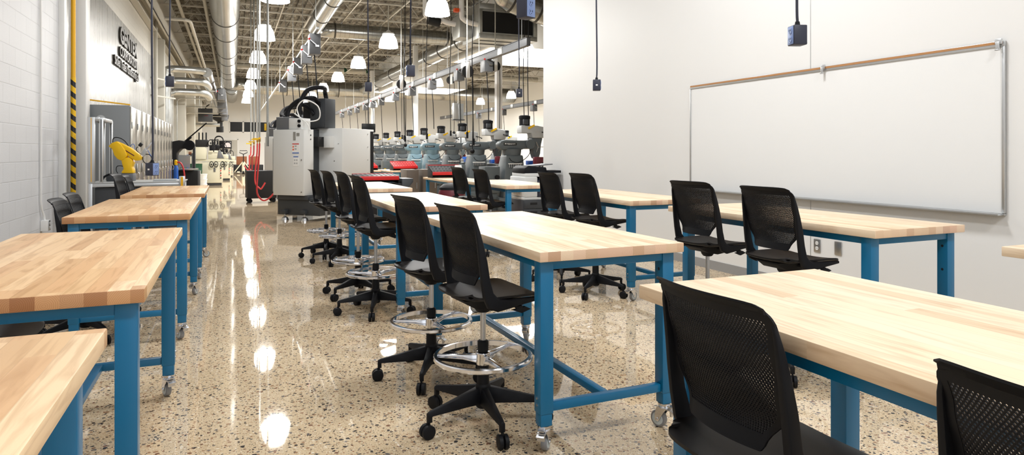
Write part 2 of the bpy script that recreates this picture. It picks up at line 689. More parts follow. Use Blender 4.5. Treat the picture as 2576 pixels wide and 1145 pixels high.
# windows high in the back wall
for i, x in enumerate((-.2, .77, 1.74)):
    fr = MB()
    a, b, z0, z1 = x, x + .95, 2.82, 3.66
    for q in ((a, b, z0, z0 + .05), (a, b, z1 - .05, z1), (a, a + .05, z0, z1), (b - .05, b, z0, z1)):
        fr.bb(q[0], q[1], YB - .05, YB - .001, q[2], q[3])
    wo = struct('window_%d' % (i + 1), fr, 'white')
    MB().bb(a + .05, b - .05, YB - .03, YB - .02, z0 + .05, z1 - .05).build('pane', 'glassblack', wo)
do = struct('door_1', MB().bb(-1.05, .35, YB - .02, YB - .001, .02, 2.25), 'cream')
MB().bb(.2, .25, YB - .06, YB - .02, .95, 1.15).build('door_handle', 'steel', do)
fr = MB().bb(-1.11, -1.05, YB - .04, YB - .001, 0, 2.31).bb(.35, .41, YB - .04, YB - .001, 0, 2.31).bb(-1.11, .41, YB - .04, YB - .001, 2.25, 2.31)
fr.build('door_frame', 'white', do)

# ------------------------------------------------------------------ roof steel, pipes and ducts
jo = None
for k in range(14):
    y = 15.3 + 2.7 * k
    if jo is None:
        j = MB()
        for zz, hw in ((6.0, .05), (6.78, .06)):
            j.bb(-2.1, 18.95, -hw, -hw + .035, zz - .02, zz + .02)
            j.bb(-2.1, 18.95, hw - .035, hw, zz - .02, zz + .02)
        x = -2.0
        up = True
        while x < 18.3:
            j.bar((x, 0, 6.0 if up else 6.78), (x + .6, 0, 6.78 if up else 6.0), .02, .02)
            up = not up
            x += .6
        jo = j.build('roof_joist', 'cream')
        o = jo
    else:
        o = jo.copy()
        C.objects.link(o)
    o.location = (0, y, 0)
    nth = ['nearest', 'second', 'third', 'fourth', 'fifth', 'sixth', 'seventh', 'eighth', 'ninth', 'tenth', 'eleventh', 'twelfth', 'thirteenth', 'farthest'][k]
    tag(o, 'cream open web roof joist, %s of the joists counted from the front' % nth, 'joist', 'open web roof joists', 'structure')


def single(name, mb, m, label, cat, group=None, bev=0):
    o = mb.build(name, m, bev=bev)
    return tag(o, label, cat, group)


for x, lab in ((-1.53, 'long cream pipe nearest the left wall, running along under the joists'), (-.78, 'long cream pipe left of the big spiral duct, under the joists'), (2.5, 'thin cream pipe between the aisle lamps and the middle lamp row'), (6.2, 'thin cream pipe above the milling machines under the joists'), (14.6, 'thin cream pipe far right under the joists')):
    single('ceiling_pipe', MB().cyl((x, 13, 5.92 if x < 0 else 6.06), (x, 52, 5.92 if x < 0 else 6.06), .055 if x < 0 else .03, n=10), 'cream', lab, 'pipe', 'pipes along the joists')
for k, x in enumerate((1.5, 3.6, 5.0)):
    single('bridging_rod', MB().bb(x - .018, x + .018, 15, 51, 5.945, 5.975), 'cream', 'thin bridging bar along the underside of the joists, %s from the aisle' % ['first', 'second', 'third', 'fourth'][k], 'bar', 'joist bridging bars')
o = thing('roof_pipe', 'thick cream pipe crossing the shop under the joists, round end cap at left', 'pipe', (0, 40, 6.17))
MB().cyl((-1.9, 0, 0), (18.8, 0, 0), .17, n=20).build('pipe', 'cream', o)
MB().cyl((-1.98, 0, 0), (-1.86, 0, 0), .24, n=20).build('end_cap', 'cream', o)
for x in (6.1, 7.4):
    MB().cyl((x, 0, 0), (x + .18, 0, 0), .175, n=20).build('marker_band', 'green', o)

# cream pipe loop on the left wall
single('wall_conduit', MB().tube([(-2.0, 21.2, 1.9), (-2.0, 21.2, 5.0), (-1.98, 21.2, 5.12), (-1.85, 21.2, 5.15), (-1.25, 21.2, 5.15), (-1.15, 21.3, 5.14), (-1.12, 21.5, 5.12), (-1.12, 38, 5.1)], .05, 10), 'cream', 'cream pipe rising on the left wall, bending out and running away', 'pipe')
for z in (3.45, 2.95):
    single('pipe_bracket', MB().bar((-2.12, 21.2, z), (-1.6, 22.4, z), .04, .04), 'cream', 'cream stub pipe between the pipe loop and the wall column, %s one' % ('upper' if z > 3 else 'lower'), 'pipe', 'stub pipes')


def duct(name, label, parts, bands=(), cat='duct', extra=None):
    t = thing(name, label, cat)
    for nm, pts, r, m in parts:
        MB().tube(pts, r, 28).build(nm, m, t, ang=50)
    for c, d, r in bands:
        c, d = Vector(c), Vector(d).normalized()
        MB().cyl(c - d * .03, c + d * .03, r, n=28).build('joint_band', 'band', t)
    return t


def arc(c, u, v, r, a0, a1, n=8):
    c, u, v = Vector(c), Vector(u), Vector(v)
    return [c + u * (r * math.cos(math.radians(a0 + (a1 - a0) * i / n))) + v * (r * math.sin(math.radians(a0 + (a1 - a0) * i / n))) for i in range(n + 1)]


# big aisle duct and its elbow to the far crossing duct
R1 = .40
z1 = 5.55
duct('spiral_duct', 'big spiral duct running down the aisle, turning right at its far end', [
    ('straight_run', [(-.2, 13, z1), (-.2, 43.5, z1)], R1, 'ductY'),
    ('elbow', arc((.7, 43.5, z1), (-1, 0, 0), (0, 1, 0), .9, 0, 90), R1, 'ductY'),
    ('cross_run', [(.7, 44.4, 5.44), (18.9, 44.4, 5.44)], .5, 'ductX'),
], [((-.2, y, z1), (0, 1, 0), R1 + .012) for y in (22, 25, 29.5, 32, 35.5, 38, 43.5)] + [((x, 44.4, 5.44), (1, 0, 0), .515) for x in (.75, 3.2, 6.4, 9.6)])
duct('spiral_duct', 'far end of the aisle duct continuing past the elbow to the back wall', [('straight_run', [(-.05, 44.95, 5.4), (-.05, 53.99, 5.4)], .38, 'ductY')], [((-.05, 46, 5.4), (0, 1, 0), .395)])
# middle: D2 along the shop, elbow, D3 across, D4 along to the air handler
duct('spiral_duct', 'spiral duct from the top centre, bending right into a level crossing run', [
    ('straight_run', [(2.62, 13, 5.66), (2.62, 23.5, 5.66)], .265, 'ductY'),
    ('elbow', arc((3.22, 23.5, 5.66), (-1, 0, 0), (0, 1, 0), .6, 0, 90), .265, 'ductY'),
    ('cross_run', [(3.22, 24.1, 5.66), (7.65, 24.1, 5.66)], .265, 'ductX'),
], [((2.62, y, 5.66), (0, 1, 0), .277) for y in (19, 21.5)] + [((3.35, 24.1, 5.66), (1, 0, 0), .28), ((7.5, 24.1, 5.66), (1, 0, 0), .28)])
duct('spiral_duct', 'spiral duct running from the air handler away to the far crossing duct', [
    ('straight_run', [(8.0, 20.2, 5.5), (8.0, 43.8, 5.5)], .34, 'ductY'),
], [((8, y, 5.5), (0, 1, 0), .355) for y in (23.6, 25.9, 28, 31, 35, 39)])
t = duct('spiral_duct', 'large spiral duct at the top right above the dark air intake', [
    ('elbow', [(6.95, 17.2, 6.75), (6.95, 17.2, 6.15), (6.99, 17.2, 5.92), (7.1, 17.2, 5.75), (7.28, 17.2, 5.64), (7.55, 17.2, 5.56), (8.4, 17.2, 5.33)], .36, 'ductX'),
    ('cross_run', [(8.4, 17.2, 5.33), (12.9, 17.2, 4.3)], .36, 'ductX'),
], [((7.3, 17.2, 5.63), (1, 0, -.4), .372), ((8.1, 17.2, 5.41), (1, 0, -.28), .372)])
# air handler
t = thing('air_handler', 'boxy galvanised air handler with a dark intake hung below the top right duct', 'air handler', (7.75, 19.2, 4.75))
MB().bb(-.95, .95, -.6, .9, 0, 1.05).build('casing', 'galv', t, .01)
MB().bb(-.86, .82, -.63, -.59, .2, .82).build('intake_filter', 'blackmat', t)
fr = MB()
for q in ((-.95, .95, 0, .14), (-.95, .95, .88, 1.05), (-.95, -.86, .14, .88), (.82, .95, .14, .88)):
    fr.bb(q[0], q[1], -.7, -.6, q[2], q[3])
fr.build('intake_frame', 'galv', t, .004)
MB().bb(-.8, .8, -.3, -.28, -.02, 0).bb(-.8, .8, .3, .32, -.02, 0).build('drain_pan_rib', 'darkgrey', t)
MB().bb(-1.35, -.95, .0, .7, .1, .8).build('side_plenum', 'galv', t, .01)
pl = thing('insulated_pipes', 'white insulated pipes with orange valves beside the air handler', 'pipe', (6.05, 18.4, 5.0))
for i, (x, zt) in enumerate(((-.95, .2), (-.55, .15), (.15, .2))):
    MB().tube([(x, 0, 1.85), (x, 0, zt + .25), (x + .05, 0, zt + .05), (x + .25, 0, zt - .05), (x + .5, 0, zt - .08)], .075, 10, 3).build('pipe', 'white', pl)
MB().cyl((-.9, -.1, .12), (-.55, -.1, .05), .13, n=14).build('pump_body', 'blackmat', pl)
for x in (-.7, -.1):
    MB().bb(x, x + .14, -.12, .02, .42, .52).build('valve_handle', 'orange', pl)

EX = t = thing('extract_duct', 'narrow galvanised duct with three branch pipes bending out of the left wall', 'duct', (0, 0, 0))
MB().tube([(-.78, 24.6, 4.02), (-.78, 28, 4.0), (-.76, 36, 3.95), (-.74, 46.9, 3.9)], .15, 16).build('duct_run', 'ductY', t)
MB().cyl((-.785, 24.5, 4.02), (-.78, 24.62, 4.02), .16, n=20).build('end_cap', 'lightgrey', t)
for y, x in ((27, -.78), (30, -.775), (33, -.77), (38, -.755)):
    MB().cyl((x, y, 4.0), (x + .01, y + .08, 4.0), .165, n=16).build('joint_band', 'band', t)
for i in range(3):
    z = 4.05 - .33 * i
    MB().tube([(-1.98, 24 + .5 * i, 2.2), (-1.98, 24 + .5 * i, z - .25), (-1.92, 24 + .5 * i, z - .06), (-1.75, 24.2 + .5 * i, z), (-1.0, 24.4 + .5 * i, z), (-.83, 24.9 + .5 * i, z - .02), (-.79, 26 + .5 * i, z - .04)], .12, 14, 3).build('branch_pipe', 'galv', t)
for i, (y, z) in enumerate(((27, 3.45), (29, 3.3), (31, 3.1), (34, 3.0), (38, 2.6), (41, 3.2))):
    single('wall_conduit', MB().tube([(-2.0, y, .6), (-2.0, y, z), (-1.97, y, z + .1), (-1.85, y, z + .15), (-.6, y, z + .15)], .022 if i != 4 else .09, 8), 'galv',
           'steel conduit up the far left wall, bending over, %s from the front' % ('first', 'second', 'third', 'fourth', 'fifth', 'sixth')[i], 'conduit', 'conduits on the far left wall')

# white steel columns
for i, (cx, y, lab) in enumerate(((8.17, 20.42, 'white steel column nearest, standing among the milling machines'), (7.4, 28.3, 'second white steel column, behind the middle milling machines'), (7.4, 38, 'farthest white steel column, just right of the white machine'))):
    t = thing('steel_column', lab, 'column', (cx, y, 0), 0, 'white steel columns')
    MB().bb(-.1, .1, -.1, .1, .02, 5.14 if i == 0 else 6.0).build('shaft', 'white', t, .01)
    MB().bb(-.2, .2, -.2, .2, 0, .02).build('base_plate', 'white', t)

# skylight wells
for i, (y0, y1, lab) in enumerate(((21.8, 26.5, 'white skylight well with a glaring bright lens, behind the air handler'), (37.6, 41.2, 'far white skylight well low above the distant machines'))):
    t = thing('skylight_well', lab, 'skylight', (0, 0, 0), 0, 'skylights')
    z0 = 5.1
    b = MB().bb(8.45, 8.57, y0, y1, z0, ZC - .05).bb(12.9, 12.98, y0, y1, z0, ZC - .05).bb(8.45, 12.98, y0 - .12, y0, z0, ZC - .05).bb(8.45, 12.98, y1, y1 + .12, z0, ZC - .05)
    b.build('well_wall', 'white', t)
    MB().bb(8.57, 12.9, y0, y1, z0 + .35, z0 + .4).build('lens', 'sky', t)


# ------------------------------------------------------------------ high bay lamps
def lamp_proto():
    t = thing('high_bay_lamp', 'x', 'lamp')
    MB().lathe([(.30, 0), (.285, .12), (.25, .27), (.20, .36), (.15, .41)], n=28, caps=False).build('lamp_shade', 'shade', t, ang=60)
    MB().lathe([(.29, .006), (.0, .006)], n=28, caps=False).build('lens', 'shade', t)
    b = MB().lathe([(.165, .40), (.19, .42), (.19, .44), (.10, .47), (.06, .53), (.02, .56)], n=20)
    for k in range(10):
        a = 2 * PI * k / 10
        b.bar((.06 * math.cos(a), .06 * math.sin(a), .46), (.17 * math.cos(a), .17 * math.sin(a), .45), .008, .05)
    b.build('ballast_housing', 'white', t)
    MB().cyl((0, 0, .54), (0, 0, 1.38), .018, n=8).build('stem', 'cream', t)
    return t


LP = lamp_proto()
ORD = ['first', 'second', 'third', 'fourth', 'fifth', 'sixth', 'seventh']
YS = [15.3, 20.7, 26.1, 31.5, 36.9, 42.3, 47.7]
first = True
for x, rows, where in ((.87, range(7), 'above the aisle'), (4.54, range(7), 'in the middle row'), (9.35, (1, 3, 4, 5, 6), 'in the far right row'), (15.6, (4, 5, 6), 'in the outermost right row')):
    for i in rows:
        o = LP if first else copy_tree(LP)
        first = False
        o.location = (x, YS[i], 4.63 if x < 9 else 4.60)
        tag(o, 'glowing bell shaped high bay lamp %s, %s from the front' % (where, ORD[i]), 'lamp', 'high bay lamps ' + where)
        l = bpy.data.lights.new('lamp_light', 'AREA')
        l.shape = 'DISK'
        l.size = .46
        l.energy = LAMP_POWER
        l.color = (1, .985, .96)
        lo = bpy.data.objects.new('lamp_light', l)
        C.objects.link(lo)
        lo.parent = o
        lo.location = (0, 0, -.02)

# ------------------------------------------------------------------ butcher block tables
HT = .90
LEGX, LEGN, LEGF = .324, -.843, .738


def caster_mesh():
    f = MB()
    f.lathe([(.031, .125), (.031, .117), (.028, .112), (.030, .108), (.030, .100), (.020, .098)], n=20)
    for sx in (-1, 1):
        f.prism([(-.024, .104), (.030, .104), (.040, .070), (.041, .034), (.023, .030), (-.004, .074)], -.0015, .0015,
                basis((0, 1, 0), (0, 0, 1), (1, 0, 0), (sx * .019, 0, 0)))
    f.bb(-.019, .019, -.022, .03, .098, .102)
    f.cyl((-.024, .030, .042), (.024, .030, .042), .007, n=10)
    w = MB()
    c = (0, .030, .041)
    w.loft([[Vector((x, .030 + r * math.cos(2 * PI * k / 28), .041 + r * math.sin(2 * PI * k / 28))) for k in range(28)] for x, r in ((-.014, .034), (-.012, .039), (-.006, .041), (.006, .041), (.012, .039), (.014, .034))])
    h = MB()
    for s in (-1, 1):
        h.loft([[Vector((s * x, .030 + r * math.cos(2 * PI * k / 24), .041 + r * math.sin(2 * PI * k / 24))) for k in range(24)] for x, r in ((.0141, .030), (.0152, .029), (.0152, .018), (.013, .016), (.013, .012), (.017, .010))])
    b = MB()
    b.bb(-.020, .020, -.046, -.020, .096, .101).bar((0, -.030, .102), (0, -.062, .088), .036, .006).bar((0, -.02, .115), (0, -.05, .112), .028, .005)
    b.bb(-.017, .017, -.05, -.042, .07, .092)
    return f, w, h, b


def make_table(wood_mat, casters=True):
    t = thing('worktable', 'x', 'table')
    MB().bb(-.381, .381, -.92, .92, HT - .0445, HT).build('tabletop', wood_mat, t, .004)
    cm = caster_mesh()
    z = HT - .0445
    for i, (sx, y) in enumerate(((-1, LEGN), (1, LEGN), (-1, LEGF), (1, LEGF))):
        l = MB().bb(-.032, .032, -.032, .032, .18, z).bb(-.028, .028, -.028, .028, .125, .2)
        lo = l.build('leg', 'blue', t, .003, loc=(sx * LEGX, y, 0))
        for zz in (.245, .215):
            MB().cyl((sx * .031, 0, zz), (sx * .036, 0, zz), .006, n=10).build('bolt', 'zinc', lo)
        for zz in (.77, .63):
            MB().cyl((-sx * .0322, 0, zz), (-sx * .0312, 0, zz), .008, n=12).build('adjustment_hole', 'hole', lo)
        if casters:
            fo = cm[0].build('caster', 'chrome', t, loc=(sx * LEGX, y, 0))
            fo.rotation_euler.z = (-.75, .35, .9, -.6)[i]
            cm[1].build('wheel', 'greywheel', fo)
            cm[2].build('wheel_hub', 'wheelhub', fo)
            cm[3].build('brake_lever', 'zinc', fo)
    for y in (LEGN, LEGF):
        s = -1 if y < 0 else 1
        MB().bb(-.292, .292, y + s * .002, y + s * .028, z - .042, z).build('end_rail', 'blue', t, .002)
        MB().bb(-.292, .292, y - .018, y + .018, .184, .222).build('crossbar', 'blue', t, .003)
    for sx in (-1, 1):
        MB().bb(sx * .328 - .012, sx * .328 + .012, LEGN + .032, LEGF - .032, z - .042, z).build('side_rail', 'blue', t, .002)
    MB().bb(-.02, .02, LEGN + .018, LEGF - .018, .186, .22).build('centre_stretcher', 'blue', t, .003)
    return t


TR = make_table('woodR')
TL = make_table('woodL')
TB = make_table('woodR', False)
used = set()


def place(proto, x, y, rz, label, group=None, z=0., cat=None):
    if proto.name in used:
        o = copy_tree(proto)
    else:
        o = proto
        used.add(proto.name)
    o.location = (x, y, z)
    o.rotation_euler.z = math.radians(rz)
    tag(o, label, cat, group)
    return o


G1 = 'butcher block worktables in the middle column'
G2 = 'butcher block worktables by the whiteboard wall'
G3 = 'butcher block worktables along the left wall'
tabs = [
    (TR, 1.586, .887, -.6, 'pale butcher block worktable nearest, at lower right with two low stools', G1),
    (TR, 1.581, 3.478, .8, 'pale butcher block worktable at centre front, two stools at its left edge', G1),
    (TR, 1.555, 5.98, -.4, 'middle column worktable directly behind the centre front one', G1),
    (TR, 1.61, 8.66, -.2, 'middle column worktable farthest back, beside the white machine', G1),
    (TR, 3.612, .979, 0, 'worktable of which only a pale corner shows at the right picture edge', G2),
    (TR, 3.606, 3.464, .5, 'worktable under the whiteboard with two stools at its left edge', G2),
    (TR, 3.602, 5.852, .1, 'worktable by the white wall, just left of the whiteboard', G2),
    (TR, 3.593, 8.66, -.3, 'whitish topped worktable in front of the copier', G2),
    (TL, -.659, .952, .2, 'left worktable nearest, its bare corner at the lower left', G3),
    (TL, -.639, 3.282, .25, 'left worktable second from the front, large streaky top', G3),
    (TL, -.653, 6.06, .1, 'left worktable third from the front, two black seats behind its left edge', G3),
    (TL, -.651, 8.47, .35, 'left worktable farthest back, beside the robot cart', G3),
    (TB, 4.27, 13.3, 0, 'workbench behind the copier table carrying a red tool rack', 'workbenches in the shop'),
    (TB, 4.66, 20.2, 0, 'workbench farther back in the shop carrying a red slotted tool rack', 'workbenches in the shop'),
    (TB, 3.72, 20.6, 0, 'workbench just right of the white machine with a small red tray', 'workbenches in the shop'),
]
tobj = [place(*a) for a in tabs]
for o in tobj[-3:]:
    o.name = 'workbench'
    o.location.z = -.125 + .002
    o['category'] = 'workbench'
for o, rz in zip(tobj, (0, 0, .3, .8, 0, .2, -.5, 0, 0, 1.0, .2, -.5)):
    for k in [c for c in o.children if c.name.startswith('caster')]:
        k.rotation_euler.z += rz


# ------------------------------------------------------------------ stools
def lerp(a, b, t):
    return a + (b - a) * t


def curve(tab, t):
    for (t0, v0), (t1, v1) in zip(tab, tab[1:]):
        if t <= t1:
            u = (t - t0) / (t1 - t0)
            u = u * u * (3 - 2 * u)
            return lerp(v0, v1, u)
    return tab[-1][1]


def back_pt(s, t, off=0.):
    z = .705 + .355 * t
    x = curve([(0, -.128), (.2, -.112), (.5, -.135), (.8, -.163), (1, -.186)], t)
    hw = curve([(0, .128), (.06, .142), (.30, .196), (.6, .206), (1, .212)], t)
    x += .034 * s * s * (.6 + .4 * t)
    return Vector((x + off, s * hw, z))


def make_back():
    b = MB()
    nx, ny = 40, 50
    ti = .0045
    S0, T0, T1 = .885, .115, .925
    vid = {}

    def vert(s, t, off):
        k = (round(s, 5), round(t, 5), off)
        if k not in vid:
            vid[k] = len(b.v)
            b.v.append(back_pt(s, t, off))
        return vid[k]
    dx, dy = 2 * S0 / nx, (T1 - T0) / ny
    for j in range(ny):
        t0, t1 = T0 + j * dy, T0 + (j + 1) * dy
        tm = (t0 + t1) / 2
        sh = .5 if j % 2 else 0
        for i in range(nx + (1 if sh else 0)):
            s0 = max(-S0, -S0 + (i - sh) * dx)
            s1 = min(S0, -S0 + (i + 1 - sh) * dx)
            if s1 - s0 < dx * .9:
                for off in (-ti / 2, ti / 2):
                    q = [vert(s0, t0, off), vert(s1, t0, off), vert(s1, t1, off), vert(s0, t1, off)]
                    b.f.append(tuple(q))
                continue
            sm = (s0 + s1) / 2
            rx, ry = dx * .34, dy * .36
            inner = [(sm - rx * .55, tm - ry), (sm + rx * .55, tm - ry), (sm + rx, tm), (sm + rx * .55, tm + ry), (sm - rx * .55, tm + ry), (sm - rx, tm)]
            outer = [(s0, t0), (sm, t0), (s1, t0), (s1, t1), (sm, t1), (s0, t1)]
            I = {}
            for off in (-ti / 2, ti / 2):
                oi = [vert(p[0], p[1], off) for p in outer]
                ii = []
                for p in inner:
                    ii.append(len(b.v))
                    b.v.append(back_pt(p[0], p[1], off))
                I[off] = ii
                b.f += [(oi[0], oi[1], ii[1], ii[0]), (oi[1], oi[2], ii[1]), (oi[2], oi[3], ii[3], ii[2]), (oi[2], ii[2], ii[1]),
                        (oi[3], oi[4], ii[3]), (oi[4], oi[5], ii[4], ii[3]), (oi[5], ii[5], ii[4]), (oi[5], oi[0], ii[0], ii[5])]
            A, B = I[-ti / 2], I[ti / 2]
            for k in range(6):
                b.f.append((A[k], A[(k + 1) % 6], B[(k + 1) % 6], B[k]))
    # solid border around the perforated field
    N = 24
    per_i, per_o = [], []
    for k in range(N):
        u = k / N
        per_i.append((lerp(-S0, S0, u), T0)); per_o.append((lerp(-1, 1, u), 0))
    for k in range(N):
        u = k / N
        per_i.append((S0, lerp(T0, T1, u))); per_o.append((1, lerp(0, 1, u)))
    for k in range(N):
        u = k / N
        per_i.append((lerp(S0, -S0, u), T1)); per_o.append((lerp(1, -1, u), 1))
    for k in range(N):
        u = k / N
        per_i.append((-S0, lerp(T1, T0, u))); per_o.append((-1, lerp(1, 0, u)))
    th = .0065

    def rnd_corner(s, t):
        # round the two top corners
        if t > .90 and abs(s) > .84:
            q = (abs(s) - .84) / .16
            w = (t - .90) / .10
            r = math.hypot(q, w)
            m = max(q, w)
            if r > 0:
                q, w = q * m / r, w * m / r
            return math.copysign(.84 + .16 * q, s), .90 + .10 * w
        return s, t
    per_o = [rnd_corner(*p) for p in per_o]
    rings = []
    for (si, tt), (so, to) in zip(per_i, per_o):
        a0, a1 = back_pt(si, tt, -th / 2), back_pt(si, tt, th / 2)
        b0, b1 = back_pt(so, to, -th / 2), back_pt(so, to, th / 2)
        rings.append([a0, b0, b1, a1])
    b.loft(rings, caps=False, closed=True)
    # flared lip along the top edge
    rings = []
    for k in range(25):
        s = lerp(-.93, .93, k / 24)
        _, tt = rnd_corner(s, 1)
        p = back_pt(s, tt)
        e = (1 - abs(s) ** 6 * .55)
        rings.append([p + Vector((.004, 0, -.008)), p + Vector((-.004, 0, .004)), p + Vector((-.016 * e, 0, .016 * e)), p + Vector((-.030 * e, 0, .021 * e)),
                      p + Vector((-.031 * e, 0, .016 * e)), p + Vector((-.018 * e, 0, .009 * e)), p + Vector((-.009, 0, -.004))])
    b.loft(rings)
    return b.build('backrest', 'black', None, ang=40, recalc=False)


def side_frame(s):
    # path in x,z with half width, and y of the frame
    path = [(.20, .633, .008, .212), (.11, .628, .015, .213), (.03, .621, .022, .213), (-.025, .620, .030, .213), (-.058, .636, .034, .214), (-.078, .672, .027, .214),
            (-.093, .74, .023, .2145), (-.104, .82, .021, .2145), (-.117, .90, .016, .2125), (-.130, .965, .011, .2105), (-.139, 1.005, .007, .2085), (-.146, 1.035, .003, .204)]
    rings = []
    for i, (x, z, hw, y) in enumerate(path):
        x0, z0 = path[max(i - 1, 0)][:2]
        x1, z1_ = path[min(i + 1, len(path) - 1)][:2]
        d = Vector((x1 - x0, 0, z1_ - z0)).normalized()
        nrm = Vector((-d.z, 0, d.x))
        p = Vector((x, s * y, z))
        w = (.010, .010, .010, .010, .010, .010, .010, .010, .009, .0075, .006, .004)[i]
        rings.append([p + nrm * hw * .75 + Vector((0, s * w, 0)), p - nrm * hw * .75 + Vector((0, s * w, 0)), p - nrm * hw + Vector((0, s * w * .4, 0)), p - nrm * hw - Vector((0, s * w, 0)),
                      p + nrm * hw - Vector((0, s * w, 0)), p + nrm * hw + Vector((0, s * w * .4, 0))])
    return MB().loft(rings)


def make_seat():
    b = MB()
    n, m = 20, 20
    top, bot = [], []
    for i in range(n + 1):
        r1, r2 = [], []
        u = -1 + 2 * i / n
        for j in range(m + 1):
            v = -1 + 2 * j / m
            # square to squircle
            k = 1 - .13 * (abs(u) ** 5) * (abs(v) ** 5) * 2
            x = .0475 + .2375 * u * k
            y = .215 * v * k * (1 - .05 * max(0, -u))
            z = .655 - .006 * (1 - v * v) * 1.6 - (.030 * max(0, (u - .45) / .55) ** 2) + .012 * max(0, (-u - .5) * 2) ** 2 + .004 * abs(v) ** 3
            e = max(abs(u), abs(v))
            th = lerp(.026, .010, max(0, (e - .3) / .7) ** 2)
            r1.append(Vector((x, y, z)))
            r2.append(Vector((x, y, z - th)))
        top.append(r1)
        bot.append(r2)
    q = m + 1
    vs = [p for r in top for p in r] + [p for r in bot for p in r]
    N = (n + 1) * q
    fs = []
    for i in range(n):
        for j in range(m):
            a = i * q + j
            fs.append((a, a + q, a + q + 1, a + 1))
            fs.append((N + a, N + a + 1, N + a + q + 1, N + a + q))
    for i in range(n):
        for j in (0, m):
            a = i * q + j
            fs.append((a, a + q, N + a + q, N + a))
    for j in range(m):
        for i in (0, n):
            a = i * q + j
            fs.append((a, a + 1, N + a + 1, N + a))
    return b.add(vs, fs)


def make_stool():
    t = thing('drafting_stool', 'x', 'stool')
    make_seat().build('seat', 'seatblack', t, ang=50)
    bk = make_back()
    bk.parent = t
    for s in (-1, 1):
        side_frame(s).build('side_frame', 'black', t, .003, ang=40)
    u = MB()
    u.loft([[Vector((x, y * w, z)) for y in (-1, 1)] + [Vector((x, y * w * .72, z - h)) for y in (1, -1)] for x, w, z, h in ((-.14, .10, .628, .012), (-.08, .13, .628, .045), (0, .14, .628, .060), (.10, .135, .628, .050), (.17, .11, .632, .020))])
    u.bb(-.03, .10, -.205, .205, .604, .622)
    u.lathe([(.030, .545), (.042, .56), (.05, .58)], n=20)
    u.build('tilt_mechanism', 'black', t, .003)
    for s in (-1, 1):
        l = MB()
        l.bar((.085, s * .17, .607), (.085, s * .215, .600), .035, .012, (0, 0, 1)).loft([[Vector((x, s * (.205 + .008 * k), z)) for x, z in ((.05, .59), (.12, .60), (.15, .585), (.10, .570))] for k in (-1, 1)])
        l.build('adjustment_lever', 'black', t, .002)
    MB().cyl((0, 0, .29), (0, 0, .57), .0142, n=18).build('gas_column', 'steel', t)
    sl = MB().lathe([(.031, .19), (.029, .284), (.020, .286), (.020, .35), (.027, .352), (.027, .40), (.020, .405)], n=20)
    sl.build('column_sleeve', 'black', t)
    r = MB()
    R = .235
    N = 56
    rings = []
    for k in range(N):
        a = 2 * PI * k / N
        d = Vector((math.cos(a), math.sin(a), 0))
        rings.append([d * (R + dx) + Vector((0, 0, .325 + dz)) for dx, dz in ((-.010, -.012), (.005, -.012), (.009, -.007), (.009, .007), (.005, .012), (-.010, .012))])
    r.loft(rings, closed=True)
    r.build('foot_ring', 'chrome', t, ang=25)
    h = MB().lathe([(.032, .285), (.034, .29), (.034, .335), (.036, .338), (.036, .346), (.03, .348)], n=24)
    for k in range(3):
        a = 2 * PI * k / 3 + .5
        d = Vector((math.cos(a), math.sin(a), 0))
        e = Vector((-d.y, d.x, 0))
        h.loft([[d * q + e * w + Vector((0, 0, z + g)) for w, g in ((-hw, -hh), (hw, -hh), (hw * .6, hh), (-hw * .6, hh))] for q, z, hw, hh in ((.03, .316, .020, .018), (.10, .322, .014, .011), (.232, .325, .012, .007))])
    h.build('ring_hub', 'chrome', t, .002)
    s = MB()
    s.lathe([(.030, .075), (.037, .085), (.037, .185), (.030, .195)], n=24)
    for k in range(5):
        a = 2 * PI * k / 5
        d = Vector((math.cos(a), math.sin(a), 0))
        e = Vector((-d.y, d.x, 0))
        s.loft([[d * q + e * w + Vector((0, 0, z + g)) for w, g in ((-hw, -hh), (hw, -hh), (hw * .55, hh), (-hw * .55, hh))] for q, z, hw, hh in ((.02, .142, .030, .040), (.10, .134, .026, .030), (.20, .122, .020, .020), (.298, .112, .015, .011), (.312, .108, .012, .008))])
        s.bar(d * .302 + Vector((0, 0, .112)), d * .302 + Vector((0, 0, .072)), .022, .020)
    s.build('star_base', 'black', t, .002)
    c = MB()
    for y in (-.0135, .0135):
        c.loft([[Vector((.313 + q * math.cos(2 * PI * k / 22), y + yy, .0325 + q * math.sin(2 * PI * k / 22))) for k in range(22)] for yy, q in ((-.010, .028), (-.008, .0325), (.008, .0325), (.010, .028))])
    c.bb(.300, .316, -.005, .005, .03, .072)
    c0 = c.build('twin_wheel_caster', 'black', t)
    for k in range(1, 5):
        q = c0.copy()
        C.objects.link(q)
        q.rotation_euler.z = 2 * PI * k / 5
    return t


STOOL = make_stool()
RAISE = ('seat', 'backrest', 'side_frame', 'tilt_mechanism', 'adjustment_lever', 'gas_column')
SWING = ('star_base', 'twin_wheel_caster')


def stool(x, y, yaw, lift, base, label, group):
    o = place(STOOL, x, y, yaw, label, group)
    o['category'] = 'stool'
    return o, lift, math.radians(base - yaw)


